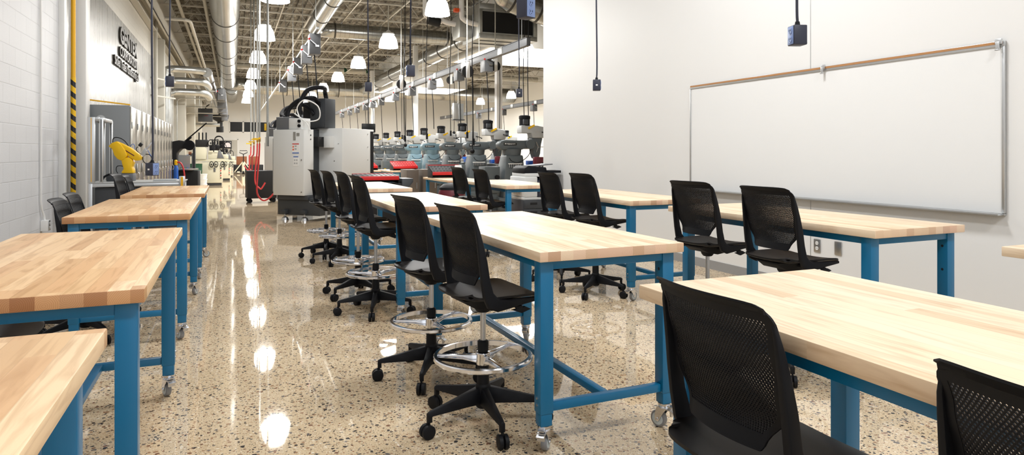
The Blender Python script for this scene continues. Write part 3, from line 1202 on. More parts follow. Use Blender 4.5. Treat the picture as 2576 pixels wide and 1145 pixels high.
GA, GB, GC = 'stools along the middle tables', 'stools along the whiteboard side tables', 'stools along the left wall tables'
stools = [
    (1.137, 3.046, 5.7, 0, 194, 'black perforated stool nearest at the centre front table, foot ring fully in view', GA),
    (1.09, 3.80, 9, 0, 172, 'black stool behind the nearest one at the centre front table', GA),
    (1.10, 5.50, 4, .06, 181, 'nearer stool at the second middle table, chrome column showing', GA),
    (1.08, 6.22, 5, .075, 147, 'farther stool at the second middle table', GA),
    (1.19, 8.13, 8, .03, 172, 'nearer stool at the farthest middle table', GA),
    (1.11, 8.72, 8, .03, 187, 'stool farthest back along the middle tables, before the white machine', GA),
    (3.10, 3.76, 4, .05, 150, 'stool left of the two facing the whiteboard table', GB),
    (3.11, 3.06, 0, .045, 160, 'stool right of the two facing the whiteboard table', GB),
    (3.15, 6.12, 2, .045, 244, 'farther stool at the table left of the whiteboard', GB),
    (3.147, 5.406, 2, .055, 150, 'nearer stool at the table left of the whiteboard', GB),
    (3.06, 8.82, 6, .04, 150, 'farther stool at the whitish table before the copier', GB),
    (3.13, 8.11, 4, .03, 170, 'nearer stool at the whitish table before the copier', GB),
    (1.27, 1.346, 0, -.09, 200, 'big black stool back in the foreground, pushed up to the nearest table', GA),
    (1.27, .553, 0, -.09, 180, 'stool back cut off by the lower right corner', GA),
    (-.97, 5.55, 0, -.08, 230, 'nearer of two black stools behind the third left table', GC),
    (-1.03, 6.30, 0, -.08, 200, 'farther of two black stools behind the third left table', GC),
    (-.97, 8.1, -4, .02, 190, 'nearer of two stools behind the farthest left table', GC),
    (-.97, 8.85, 0, -.02, 200, 'farther of two stools behind the farthest left table', GC),
    (-1.03, 3.3, 0, -.03, 200, 'stool mostly hidden under the second left table', GC),
]
made = [stool(*a) for a in stools]
for o, lift, ba in made:
    for k in o.children:
        nm = k.name.split('.')[0]
        if nm in RAISE:
            k.location.z += lift
        elif nm in SWING:
            k.rotation_euler.z += ba


# ------------------------------------------------------------------ hanging power drops
def make_drop():
    t = thing('power_drop', 'x', 'power outlet')
    MB().bb(-.042, .042, -.042, .042, -.06, .06).build('box', 'navy', t, .006)
    f = MB().bb(.042, .045, -.034, .034, -.055, .055)
    f.build('faceplate', 'face', t, .0015)
    r = MB()
    for z in (-.026, .026):
        r.cyl((.045, 0, z), (.048, 0, z), .019, n=20)
    ro = r.build('receptacle', 'face', t)
    sl = MB()
    for z in (-.026, .026):
        for q in ((-.008, .004), (.008, .004)):
            sl.bb(.0478, .0488, q[0] - .002, q[0] + .002, z + q[1] - .006, z + q[1] + .006)
        sl.cyl((.0478, 0, z - .010), (.0488, 0, z - .010), .003, n=8)
    sl.build('slots', 'hole', ro)
    MB().bb(-.010, .010, -.0435, -.0420, -.008, .006).build('sticker', 'paper', t)
    MB().cyl((0, 0, .06), (0, 0, .085), .017, .013, n=14).build('cord_grip', 'black', t)
    return t


DROP = make_drop()
for x, y, z, rz, lab, k in (
        (1.64, 3.65, 2.20, -69, 'power drop box at the top centre showing two sockets', 0),
        (3.17, 3.02, 2.04, 161, 'square power drop box hanging in front of the white wall above the whiteboard', 0),
        (3.71, 6.35, 2.07, -28, 'small black power drop on a long cord left of the whiteboard', 0),
        (1.76, 6.93, 2.20, 172, 'dark power drop box hanging top centre, third cord', 0),
        (1.65, 8.75, 2.19, -6, 'power drop box with white sticker hanging over the white machine', 0),
        (3.80, 8.70, 2.18, -16, 'small power drop box with sticker hanging near the wall corner', 0),
        (-.69, 7.0, 1.17, -40, 'low power drop box with bright sockets hanging before the lockers', 0),
        (-.66, 8.5, 2.14, -172, 'dark power drop box hanging left before the extract pipes', 0)):
    o = place(DROP, x, y, z if False else 0, lab, 'hanging power drops')
    o.location = (x, y, z)
    o.rotation_euler.z = math.radians(rz)
    top = ZC - z + .02
    pts = [(0, 0, .08), (.004, .002, .3), (-.006, 0, top * .3), (.008, .004, top * .6), (0, 0, top)]
    MB().tube(pts, .0085, 8, 6).build('cord', 'navy', o)

for k_ in [c for o_ in list(bpy.data.objects) if o_.name.startswith('power_drop') and (abs(o_.location.x - 1.64) < .01 or abs(o_.location.x - 3.17) < .01) for c in o_.children if c.name.startswith('sticker')]:
    bpy.data.objects.remove(k_)

# ------------------------------------------------------------------ whiteboard wall
t = thing('whiteboard', 'wide whiteboard with a tan map rail on the white right wall', 'whiteboard', (XR, 4.645, 1.4875))
hy, hz = 1.72, .593
MB().bb(-.014, -.001, -hy, hy, -hz, hz).build('writing_surface', 'whiteboard', t)
fr = MB()
for q in ((-hy - .012, -hy + .008, -hz, hz), (hy - .008, hy + .012, -hz, hz), (-hy - .012, hy + .012, -hz - .012, -hz + .008), (-hy - .012, hy + .012, hz - .006, hz + .034)):
    fr.bb(-.022, -.001, q[0], q[1], q[2], q[3])
fr.build('frame', 'alu', t, .002)
MB().bb(-.026, -.0221, -hy, hy, hz + .014, hz + .032).build('map_rail', 'cork', t)
MB().bb(-.075, -.022, -hy + .0, hy, -hz - .012, -hz - .004).bb(-.078, -.072, -hy, hy, -hz - .012, -hz + .004).build('marker_tray', 'alu', t, .001)
for y in (-.195, -1.70):
    h = MB().bb(-.042, -.0265, y - .022, y + .022, hz + .012, hz + .050).bb(-.05, -.042, y - .012, y + .012, hz - .035, hz + .03).bb(-.062, -.05, y - .012, y + .012, hz - .035, hz - .025)
    h.build('map_hook', 'alu', t, .002)


def outlet(name, label, x, y, z, sx, plate, sockets=True):
    o = thing(name, label, 'outlet', (x, y, z))
    MB().bb(0, sx * .008, -.037, .037, -.06, .06).build('cover_plate', plate, o, .002)
    if sockets:
        for zz in (-.024, .024):
            s = MB().cyl((sx * .008, 0, zz), (sx * .011, 0, zz), .017, n=18).build('socket', 'white', o)
            MB().bb(sx * .011, sx * .0115, -.008, -.005, zz - .006, zz + .006).bb(sx * .011, sx * .0115, .005, .008, zz - .006, zz + .006).build('slots', 'hole', s)
    return o


outlet('wall_outlet', 'steel plate wall outlet with two white sockets under the whiteboard', XR - .001, 4.54, .46, -1, 'steel')
outlet('blank_plate', 'blank steel wall plate right of the outlet under the whiteboard', XR - .001, 4.31, .465, -1, 'steel', False)
o = outlet('wall_outlet', 'surface outlet box with conduit on the white block wall at left', -2.05, 9.57, .44, 1, 'steel')
MB().bb(-.078, 0, -.05, .05, -.065, .065).build('surface_box', 'white', o, .004)
MB().tube([(-.045, 0, .06), (-.05, 0, .12), (-.06, -.06, .2), (-.062, -.09, .3), (-.062, -.09, ZC - .5)], .012, 8).build('conduit', 'white', o)
single('guard_pole', MB().cyl((-2.06, 10.95, 2.38), (-2.06, 10.95, 6.8), .029, n=14), 'safety', 'plain yellow upper part of the guard pole in the left wall recess', 'pole')
single('guard_sleeve', MB().cyl((-2.06, 10.95, 0), (-2.06, 10.95, 2.38), .032, n=14), 'stripe', 'black and yellow striped sleeve on the guard pole at left', 'pole')

# ------------------------------------------------------------------ left wall: lettering, lockers, robot cart
sg = thing('wall_sign', 'dark raised company lettering in three lines on the satin left wall', 'sign', (XL, 15.45, 3.5))


def wall_text(name, body, y0, y1, z0, h, bold, shear=0.):
    text_obj(name, body, .3, .035, 'bronze', sg, basis((0, 1, 0), (0, 0, 1), (1, 0, 0), (.022, y0 - 15.45, z0 - 3.5)), y1 - y0, bold, shear, h)


wall_text('heading_letters', 'GENTEX', 15.45, 18.05, 3.56, .36, .012)
wall_text('second_line_letters', 'CORPORATION', 15.4, 18.0, 3.29, .20, .006)
wall_text('third_line_letters', 'Skilled Trades Manufacturing Lab', 14.75, 18.3, 2.98, .25, .004)

for i in range(11):
    y0 = 11.82 + i * .69
    nth = ['nearest', 'second', 'third', 'fourth', 'fifth', 'sixth', 'seventh', 'eighth', 'ninth', 'tenth', 'farthest'][i]
    t = thing('storage_locker', 'tall locker with polished steel door, %s in the row along the left wall' % nth, 'locker', (-1.78, y0 + .345, 0), 0, 'lockers along the left wall')
    MB().bb(-.33, .305, -.343, .343, .0, 2.06).build('body', 'lockergrey', t, .004)
    d = MB().bb(.306, .328, -.335, .335, .08, 2.04).build('door', 'locker', t, .003)
    MB().bb(.328, .345, .23, .29, .98, 1.14).build('latch', 'steel', d, .003)
    MB().tube([(.345, .26, 1.0), (.365, .26, .98), (.365, .26, .90), (.347, .26, .88)], .006, 8, 3).build('handle', 'chrome', d)
    for z in (.35, 1.75):
        MB().bb(.328, .336, -.332, -.30, z - .05, z + .05).build('hinge', 'greybox', d, .001)
single('trim_strip', MB().bar((-2.02, 11.9, 2.135), (-1.48, 11.9, 2.075), .04, .02), 'safety', 'thin yellow strip lying on top of the nearest locker', 'strip')

# robot cart
ct = thing('robot_cart', 'aluminium profile cart holding the yellow robot arm beside the left lockers', 'cart', (-1.17, 10.5, 0))
MB().bb(-.56, .56, -.4, .4, .915, .93).build('tabletop', 'lightgrey', ct, .002)
for x in (-.54, .52):
    for y in (-.38, .38):
        MB().bb(x - .022, x + .022, y - .022, y + .022, .06, .915).build('leg', 'alu', ct, .002)
        MB().cyl((x, y - .015, .035), (x, y + .015, .035), .035, n=16).bb(x - .02, x + .02, y - .02, y + .02, .05, .062).build('caster', 'black', ct)
for y in (-.38, .38):
    MB().bb(-.52, .5, y - .02, y + .02, .87, .912).build('top_rail', 'alu', ct, .002)
    MB().bb(-.52, .5, y - .02, y + .02, .2, .24).build('lower_rail', 'alu', ct, .002)
MB().bb(-.5, .48, -.34, .34, .30, .86).build('control_cabinet', 'darkgrey', ct, .004)
for y in (-.38, .38):
    p = MB().bb(-.57, -.49, y - .02, y + .02, .93, 1.79).build('guard_post', 'alu', ct, .002)
    MB().bb(-.535, -.527, y - .0215, y - .02, .94, 1.78).build('yellow_stripe', 'safety', p)
    p2 = MB().bb(-.44, -.40, y - .02, y + .02, .93, 1.77).build('guard_post', 'alu', ct, .002)
    MB().bb(-.425, -.415, y - .0215, y - .02, .94, 1.76).build('slot', 'blackmat', p2)
MB().bb(-.57, -.40, -.36, .36, 1.74, 1.785).bb(-.49, -.44, -.4, -.36, 1.755, 1.79).build('top_bar', 'alu', ct, .002)
MB().cyl((-.47, -.12, 1.77), (-.455, -.2, 1.77), .052, n=24).cyl((-.455, -.2, 1.77), (-.452, -.215, 1.77), .056, n=24).build('beacon', 'lightgrey', ct)
MB().bb(.50, .57, -.42, -.34, .84, 1.0).build('corner_post', 'alu', ct, .002)
MB().bb(.52, .55, -.422, -.42, .85, .99).build('warning_stripe', 'safety', ct)
single('clipboard', MB().bb(-1.0, -.72, 10.25, 10.45, .9305, .955), 'lightgrey', 'grey binder lying on the robot cart', 'binder', None, .004)
single('paper_sheet', MB().bb(-.98, -.70, 10.50, 10.72, .9305, .936), 'paper', 'white paper sheets behind the binder on the robot cart', 'paper')

rb = thing('industrial_robot', 'yellow industrial robot arm on the aluminium cart', 'robot', (-1.33, 10.52, .931))
K = .00125
RY = basis((math.cos(.2), -math.sin(.2), 0), (0, 0, 1), (-math.sin(.2), -math.cos(.2), 0), (0, 0, 0))


def rp(pts):
    return [((cx - 530) * K, (895 - cy) * K) for cx, cy in pts]


def rprism(name, pts, a, b, m, parent=None, bev=.008):
    return MB().prism(rp(pts), a, b, RY).build(name, m, parent or rb, bev)


rprism('pedestal', [(465, 895), (595, 895), (592, 812), (470, 812)], -.06, .06, 'greybox')
rprism('pedestal_label', [(495, 885), (552, 885), (552, 850), (495, 850)], .0605, .062, 'safety', None, 0)
rprism('turret', [(470, 810), (594, 810), (588, 765), (575, 735), (590, 690), (575, 655), (545, 632), (505, 640), (470, 668), (480, 715), (495, 760), (475, 790)], -.055, .055, 'yellow', None, .014)
rprism('upper_arm', [(470, 672), (505, 655), (535, 615), (515, 560), (470, 490), (425, 455), (375, 475), (340, 512), (380, 540), (400, 610), (430, 650)], -.035, .06, 'yellow', None, .014)
fa = rprism('forearm', [(420, 458), (470, 480), (560, 530), (640, 590), (675, 632), (655, 668), (610, 672), (560, 640), (500, 590), (470, 540)], -.05, .045, 'yellow', None, .014)
rprism('model_stripe', [(510, 562), (600, 622), (604, 612), (514, 552)], .0455, .047, 'maroon', fa, 0)
rprism('wrist', [(655, 600), (690, 628), (722, 560), (705, 525)], -.03, .03, 'lightgrey', None, .01)
rprism('gripper', [(705, 535), (722, 550), (745, 528), (775, 470), (765, 465), (735, 510)], -.015, .015, 'zinc', None, .003)
rprism('camera_head', [(630, 500), (655, 520), (678, 490), (655, 466)], -.02, .02, 'blackmat', None, .004)


def rtube(name, pts, r, m):
    P = [RY @ Vector((x, z, -.02)) for x, z in rp(pts)]
    MB().tube(P, r, 8, 6).build(name, m, rb)


rtube('cable_loop', [(365, 480), (370, 430), (400, 412), (450, 425), (490, 455), (525, 505)], .006, 'black')
rtube('cable_loop', [(490, 745), (450, 728), (410, 735), (402, 780), (425, 825)], .005, 'black')
rtube('tool_cable', [(650, 600), (610, 560), (605, 535), (625, 515)], .005, 'black')
rtube('tool_cable', [(690, 600), (740, 605), (765, 650), (740, 695), (700, 700), (675, 670), (672, 625)], .006, 'black')
rtube('air_line', [(545, 515), (560, 490), (580, 490), (588, 520), (584, 555)], .004, 'bluehose')
rtube('air_line', [(725, 555), (740, 590), (765, 640), (755, 680)], .004, 'bluehose')
single('cable_bundle', MB().tube([(-1.62, 10.35, .945), (-1.58, 10.3, 1.0), (-1.5, 10.28, 1.03), (-1.45, 10.3, .96)], .014, 8, 5), 'black', 'black cable bundle looping on the left end of the robot cart', 'cable')
single('controller_box', MB().bb(-1.58, -1.47, 10.42, 10.55, .931, 1.02), 'darkgrey', 'small grey controller box on the cart left of the robot', 'box', None, .005)

# band saw, drums, buckets, hoses on the left
t = thing('band_saw', 'black vertical band saw with angled rod after the lockers', 'saw', (-1.25, 20.6, 0), -.2)
Yp = basis((1, 0, 0), (0, 0, 1), (0, -1, 0), (0, 0, 0))
MB().prism([(-.42, 0), (.40, 0), (.40, .82), (-.14, .82), (-.16, 1.30), (-.05, 1.42), (.18, 1.44), (.20, 1.60), (-.10, 1.66), (-.38, 1.60), (-.44, 1.40)], -.14, .14, Yp).build('frame', 'blackmat', t, .02)
MB().bb(-.14, .30, -.34, .34, .83, .87).build('work_table', 'steel', t, .004)
MB().bb(.24, .30, -.03, .03, .87, 1.5).build('blade_guide', 'darkgrey', t, .004)
MB().cyl((.20, -.17, 1.52), (.20, -.24, 1.52), .14, n=24).cyl((.20, -.24, 1.52), (.20, -.26, 1.52), .05, n=14).build('hand_wheel', 'black', t)
MB().cyl((.02, -.02, 1.62), (.62, -.1, 2.15), .018, n=10).cyl((.02, -.02, 1.6), (.2, -.04, 1.76), .035, n=10).build('feed_rod', 'black', t)
MB().bb(-.1, .2, -.146, -.14, .90, 1.25).build('mirror_plate', 'alu', t)


def drum(x, y, label):
    d = thing('steel_drum', label, 'drum', (x, y, 0), 0, 'green drums')
    MB().lathe([(.285, 0), (.29, .02), (.285, .03), (.285, .28), (.295, .30), (.285, .32), (.285, .57), (.295, .59), (.285, .61), (.285, .86), (.29, .88)], n=30).build('body', 'green', d)
    MB().lathe([(.28, .881), (.27, .87)], n=30).build('lid', 'green', d)
    MB().bb(.1, .24, -.288, -.26, .5, .62).build('drum_label', 'paper', d)


drum(-1.36, 28.3, 'green steel drum half hidden behind the beige grinder')
drum(-1.62, 25.2, 'green steel drum nearest, beside the band saw')
for k in range(3):
    single('plastic_bucket', MB().lathe([(.13, 0), (.145, .15), (.155, .16), (.155, .18), (.14, .18)], (-.98, 26.2, .001 + k * .181), 24), 'white', 'white plastic bucket, %s of the stack before the beige grinder' % ('lowest', 'middle', 'topmost')[k], 'bucket', 'stacked white buckets')
t = thing('tool_rack', 'dark steel rack with blue end post between band saw and drums', 'rack', (-1.22, 23.2, 0))
MB().bb(-.09, -.05, -.3, .3, 0, 1.25).build('end_post', 'bluehose', t, .004)
MB().bb(.05, .10, -.3, .3, 0, 1.3).build('end_post', 'darkgrey', t, .004)
for z in (.4, .8, 1.2):
    MB().bb(-.05, .05, -.28, .28, z, z + .03).build('shelf', 'darkgrey', t)
for k in range(4):
    x = -1.265 + k * .022
    single('grinding_disc', MB().cyl((x, 23.05, 1.29), (x + .018, 23.05, 1.29), .055, n=18), 'brown', 'small brown grinding disc on the rack by the drums, %s from left' % ('first', 'second', 'third', 'fourth')[k], 'disc', 'grinding discs on the rack')
o = thing('gas_bottle', 'blue gas bottle with yellow cap and red hose beside the last locker', 'gas bottle', (-1.40, 19.9, 0))
MB().lathe([(.055, 0), (.06, .03), (.06, .88), (.045, .95), (.03, .98)], n=20).build('cylinder', 'bluehose', o)
MB().lathe([(.035, .981), (.04, 1.0), (.04, 1.10), (.02, 1.12)], n=16).build('valve_cap', 'yellow', o)
MB().tube([(.04, -.02, 1.06), (.13, -.05, 1.02), (.20, -.06, .8), (.23, -.08, .3), (.20, -.1, .03)], .022, 8, 6).build('red_hose', 'hose', o)


# beige grinders
def grinder(x, y, s, label):
    t = thing('grinding_machine', label, 'machine', (x, y, 0), 0, 'beige machines along the left')
    MB().prism([(-.72, .10), (.62, .10), (.62, .86), (.55, .95), (-.72, .95)], -.45, .45, Yp).build('base', 'machbeige', t, .02)
    MB().bb(-.66, .56, -.40, .40, 0, .10).build('plinth', 'darkgrey', t, .01)
    MB().prism([(-1.0, .98), (.95, .98), (.95, 1.06), (-1.0, 1.06)], -.38, .30, Yp).build('table', 'machbeige', t, .01)
    MB().prism([(-.98, 1.07), (-.3, 1.07), (-.3, 1.5), (-.36, 1.56), (-.98, 1.56)], -.36, .36, Yp).build('column', 'machbeige', t, .02)
    MB().bb(-.92, -.2, -.34, .34, 1.57, 1.86).build('head', 'blackmat', t, .03)
    for k in range(3):
        MB().cyl((-.72 + k * .2, -.1, 1.86), (-.72 + k * .2, -.1, 2.16), .04, n=10).build('post', 'black', t)
    MB().bb(-.2, .62, -.28, .28, 1.08, 1.36).build('slide', 'machbeige', t, .02)
    MB().bb(.62, .95, -.2, .2, 1.08, 1.26).build('slide', 'machbeige', t, .02)
    for xx, zz, rr in ((-.05, 1.72, .14), (.18, 1.74, .13)):
        MB().tube([(xx + rr * math.cos(a), -.42, zz + rr * math.sin(a)) for a in [2 * PI * q / 18 for q in range(18)]], .02, 8, closed=True).cyl((xx, -.36, zz), (xx, -.45, zz), .04, n=12).build('hand_wheel', 'black', t)
    for xx in (.25, .62, .0):
        MB().tube([(xx + .11 * math.cos(a), -.52, .86 + .11 * math.sin(a)) for a in [2 * PI * q / 18 for q in range(18)]], .018, 8, closed=True).cyl((xx, -.38, .86), (xx, -.55, .86), .03, n=12).build('hand_wheel', 'black', t)
    MB().bb(-.12, .12, -.42, -.36, 1.42, 1.62).bb(.22, .42, -.42, -.36, 1.46, 1.64).build('control_pod', 'black', t, .01)
    MB().bb(.12, .22, -.47, -.452, .55, .72).build('button_panel', 'greybox', t, .004)
    for k in range(5):
        MB().cyl((.52, -.45, .3 + .1 * k), (.52, -.48, .3 + .1 * k), .03, n=12).build('button', 'red' if k % 2 else 'black', t)
    MB().tube([(.1, 0, 1.36), (.15, 0, 1.85), (.3, 0, 2.0), (.55, 0, 1.98), (.66, 0, 1.8), (.6, 0, 1.4)], .03, 8, 5).build('coolant_hose', 'black', t)
    MB().prism([(.30, 1.10), (.70, 1.10), (.50, 1.42), (.38, 1.42)], .1, .3, Yp).build('guard', 'greybox', t, .01)
    t.scale = (s * .66, s, s)
    return t


grinder(-.76, 29.3, .98, 'beige grinding machine nearest along the left side')
grinder(-.44, 34.2, .9, 'second beige grinding machine along the left side')
grinder(-.25, 39.0, .7, 'farthest small beige grinding machine along the left side')
t = thing('wall_heater', 'charcoal box hung high near the far left wall', 'heater', (-1.36, 40, 3.0))
MB().bb(-.36, .36, -.25, .25, 0, .72).build('casing', 'darkgrey', t, .01)
MB().bb(-.04, .14, -.256, -.25, .3, .34).build('nameplate', 'maroon', t)
MB().tube([(0, 0, .7), (.05, 0, .85), (.2, 0, .95)], .03, 8, 4).build('supply_cable', 'black', t)
for x in (-.3, .3):
    MB().cyl((x, 0, .7), (x, 0, 3.2), .015, n=6).build('hanger', 'galv', t)
MB().lathe([(.12, 2.62), (.22, 2.62), (.22, 3.0), (.17, 3.02), (.16, 3.3), (.5, 3.5), (.55, 3.75), (.15, 3.76)], (-.74, 46.9, 0), 20).build('nozzle', 'blackmat', EX)

# busways with drop boxes
def busbox(parent, y, x, z, side=1):
    b = MB().bb(x - .12, x + .12, y - .18, y + .18, z - .52, z - (.2 if x > 5 else .06)).build('switch_box', 'greybox', parent, .006)
    MB().bar((x - .12, y - .20, z - .20), (x + .03, y - .22, z - .33), .022, .022).bb(x, x + .08, y - .22, y - .18, z - .36, z - .32).build('lever', 'steel', b)
    MB().ball((x - .13, y - .20, z - .19), .028, 10).build('lever_knob', 'red', b)
    return b


for x, ya, yb, z, ys, lab in (
        (1.71, 14.8, 46, 4.05, (15.5, 17.2, 19.6, 21.6, 25.6), 'busway with five red handled switch boxes right of the aisle lamps'),
        (6.45, 14.2, 46, 4.05, (17, 19.4, 22.4, 25.2, 28, 31, 33, 35, 37.5, 40, 43), 'long busway above the milling machines with grey switch boxes'),
        (-.42, 28.5, 43, 3.95, (29, 30.5, 32, 33.5, 35, 37.5, 40, 42.5), 'cluttered busway with switch boxes over the beige machines'),
        (13.9, 22, 46, 3.9, (26, 30, 34, 38, 42), 'farther busway seen through the machines at right')):
    t = thing('busway', lab, 'busway')
    if x > 5:
        MB().bb(x - .05, x + .05, ya, yb, z - .2, z).bb(x - .07, x + .07, ya, yb, z - .012, z).bb(x - .07, x + .07, ya, yb, z - .2, z - .188).build('rail', 'greybox', t, .003)
        for k in range(int((yb - ya) / 3)):
            MB().bb(x - .075, x + .075, ya + 1.5 + 3 * k, ya + 1.8 + 3 * k, z - .19, z - .01).build('joint_plate', 'galv', t, .003)
    else:
        MB().bb(x - .03, x + .03, ya, yb, z - .06, z).build('rail', 'galv', t, .004)
    for k in range(int((yb - ya) / 3)):
        y = ya + .4 + 3 * k
        MB().cyl((x, y, z), (x, y, 5.19 if x < 0 else 6.9), .008, n=6).build('hanger', 'galv', t)
    for y in ys:
        bx = busbox(t, y, x, z)
        if x < 0:
            MB().bb(x - .17, x + .17, y + .3, y + .6, z - .75 + .1 * (int(y) % 3), z - .06).build('switch_box', 'greybox', t, .006)
    for k, y in enumerate(ys):
        if x > 1:
            L = (1.6, 2.2, 1.4, 2.0)[k % 4] if x > 2 else 1.2
            MB().tube([(x, y, z - .5), (x + .05, y, z - .5 - L * .5), (x + .1, y + .1, z - .5 - L)], .014, 6, 5).build('drop_cord', 'black', t)

# ------------------------------------------------------------------ CNC machining centre
def cnc(x, y, rz, label, full=True):
    # local axes: +x runs from the near corner away along the back face, +y into the machine
    t = thing('machining_centre', label, 'machine', (x, y, 0), rz)
    c = MB().bb(0, .74, 0, .29, .49, 1.77).build('electrical_cabinet', 'machwhite', t, .006)
    MB().bb(-.003, .012, .01, .28, .52, 1.74).build('side_door', 'machwhite', c, .002)
    for z in (.56, 1.18):
        MB().cyl((.05, 0, z), (.05, -.012, z), .012, n=10).build('lock', 'steel', c)
    for z in (1.66, 1.58):
        MB().cyl((-.003, .2, z), (-.008, .2, z), .014, n=10).build('port', 'blackmat', c)
    l = MB().bb(.10, .28, -.004, -.001, 1.30, 1.50).build('warning_label', 'paper', c)
    MB().bb(.11, .27, -.0055, -.004, 1.478, 1.496).build('header', 'red', l)
    MB().bb(.11, .27, -.0055, -.004, 1.305, 1.322).build('footer', 'bluehose', l)
    for z in (1.44, 1.385):
        MB().prism([(.225, z - .02), (.27, z - .02), (.2475, z + .022)], .004, .0055, basis((1, 0, 0), (0, 0, 1), (0, -1, 0), (0, 0, 0))).build('hazard_triangle', 'orange', l)
    for z in (1.43, 1.375):
        MB().bb(.165, .215, -.0055, -.004, z, z + .03).build('pictogram', 'lightgrey', l)
    l = MB().bb(.12, .25, -.004, -.001, 1.06, 1.25).build('instruction_label', 'paper', c)
    MB().bb(.125, .245, -.0055, -.004, 1.232, 1.248).build('header', 'bluehose', l)
    for k in range(4):
        MB().bb(.145 + .05 * (k % 2), .175 + .05 * (k % 2), -.0055, -.004, 1.10 + .06 * (k // 2), 1.13 + .06 * (k // 2)).build('pictogram', 'lightgrey', l)
    MB().bb(.19, .25, -.004, -.001, 1.56, 1.72).build('rating_plate', 'steel', c)
    MB().bb(.10, .17, -.004, -.001, 1.64, 1.70).build('serial_plate', 'steel', c)
    b = MB().bb(-.30, .72, .10, 2.1, .10, .44).bb(-.05, .70, .06, .5, .40, .485)
    b.build('base', 'darkgrey', t, .01)
    for fx, fy in ((.52, .0), (.06, .02), (-.2, 1.9), (.6, 1.9)):
        MB().lathe([(.075, 0), (.055, .05), (.02, .07), (.02, .12)], (fx, fy + .08, 0), 18).build('levelling_foot', 'zinc', t)
        MB().bb(fx - .06, fx + .06, fy + .02, fy + .14, .12, .2).build('foot_bracket', 'darkgrey', t, .004)
    col = MB().bb(.36, .70, .34, .92, .44, 1.80).build('column', 'darkgrey', t, .01)
    MB().bb(.12, .50, .80, 1.14, 1.822, 2.43).build('spindle_cover', 'darkgrey', t, .01)
    MB().prism([(.14, 1.84), (.34, 1.84), (.34, 2.41), (.14, 2.41)], -.80, -.785, Yp).build('cover_door', 'darkgrey', t, .004)
    MB().bb(.502, .68, .80, 1.1, 1.822, 2.36).build('motor_housing', 'blackmat', t, .01)
    e = MB().bb(-.21, 1.25, .92, 2.05, .46, 1.82).build('enclosure', 'machwhite', t, .006)
    MB().bb(-.214, -.2101, 1.92, 2.04, .5, 1.78).build('door_edge', 'blackmat', e)
    for k in range(5):
        MB().cyl((-.21, 1.82, .6 + .28 * k), (-.216, 1.82, .6 + .28 * k), .010, n=8).build('screw', 'steel', e)
    for k in range(3):
        MB().cyl((-.12 + .1 * (k % 2), .92, .8 + .35 * k), (-.12 + .1 * (k % 2), .912, .8 + .35 * k), .010, n=8).build('screw', 'steel', e)
    MB().bb(-.02, .14, .78, .92, 1.42, 1.66).build('junction_box', 'machwhite', t, .005)
    MB().bb(.14, .34, .6, .8, 1.44, 1.64).build('cable_tray', 'blackmat', t, .004)
    MB().bb(.40, .72, .06, .30, 1.775, 2.02).build('vent_box', 'greybox', t, .006)
    MB().bb(.10, .40, .05, .32, 1.775, 1.99).build('valve_box', 'machwhite', t, .006)
    for z in (1.93, 1.84):
        MB().cyl((.14, .05, z), (.14, .02, z), .03, n=12).build('plug', 'black', t)
    MB().tube([(.62, .25, 2.0), (.60, .3, 2.20), (.42, .4, 2.38), (.22, .55, 2.42), (.26, .75, 2.34), (.26, .84, 2.2)], .045, 10, 6).build('cable_conduit', 'black', t)
    MB().tube([(.34, .22, 2.0), (.30, .3, 2.36), (.20, .4, 2.58), (.02, .62, 2.62), (.2, .9, 2.56), (.2, .95, 2.4)], .045, 10, 6).build('cable_conduit', 'black', t)
    MB().tube([(.66, .25, 2.02), (.80, .3, 2.08), (.85, .5, 2.22), (.6, .7, 2.3), (.4, .8, 2.1)], .04, 10, 6).build('cable_conduit', 'black', t)
    MB().tube([(.26, .2, 2.0), (.24, .1, 2.2), (.05, .1, 2.34), (-.14, .25, 2.22), (-.12, .3, 1.98), (.10, .2, 1.94), (.26, .05, 2.08), (.02, 0.1, 1.9), (-.06, .12, 1.75)], .012, 8, 6).build('white_cable', 'white', t)
    if full:
        MB().bb(.745, .80, .05, .2, .55, 1.6).build('air_unit', 'lightgrey', t, .005)
    mir = Matrix.Diagonal((-1, 1, 1, 1))
    for k in t.children_recursive:
        k.data.transform(mir)
        k.data.flip_normals()
    return t


cnc(1.262, 13.22, math.radians(-45), 'white machining centre with charcoal column behind the middle tables')
cnc(1.38, 19.6, math.radians(-45), 'second machining centre mostly hidden behind the nearest white one')
o = thing('chip_cart', 'black wheeled steel cart left of the white machine', 'cart', (.70, 18.75, 0), .08)
MB().bb(-.36, .36, -.3, .3, .12, .84).build('body', 'blackmat', o, .008)
for x in (-.29, .29):
    for y in (-.22, .22):
        MB().cyl((x, y - .02, .055), (x, y + .02, .055), .055, n=18).bb(x - .03, x + .03, y - .03, y + .03, .09, .12).build('caster', 'black', o)
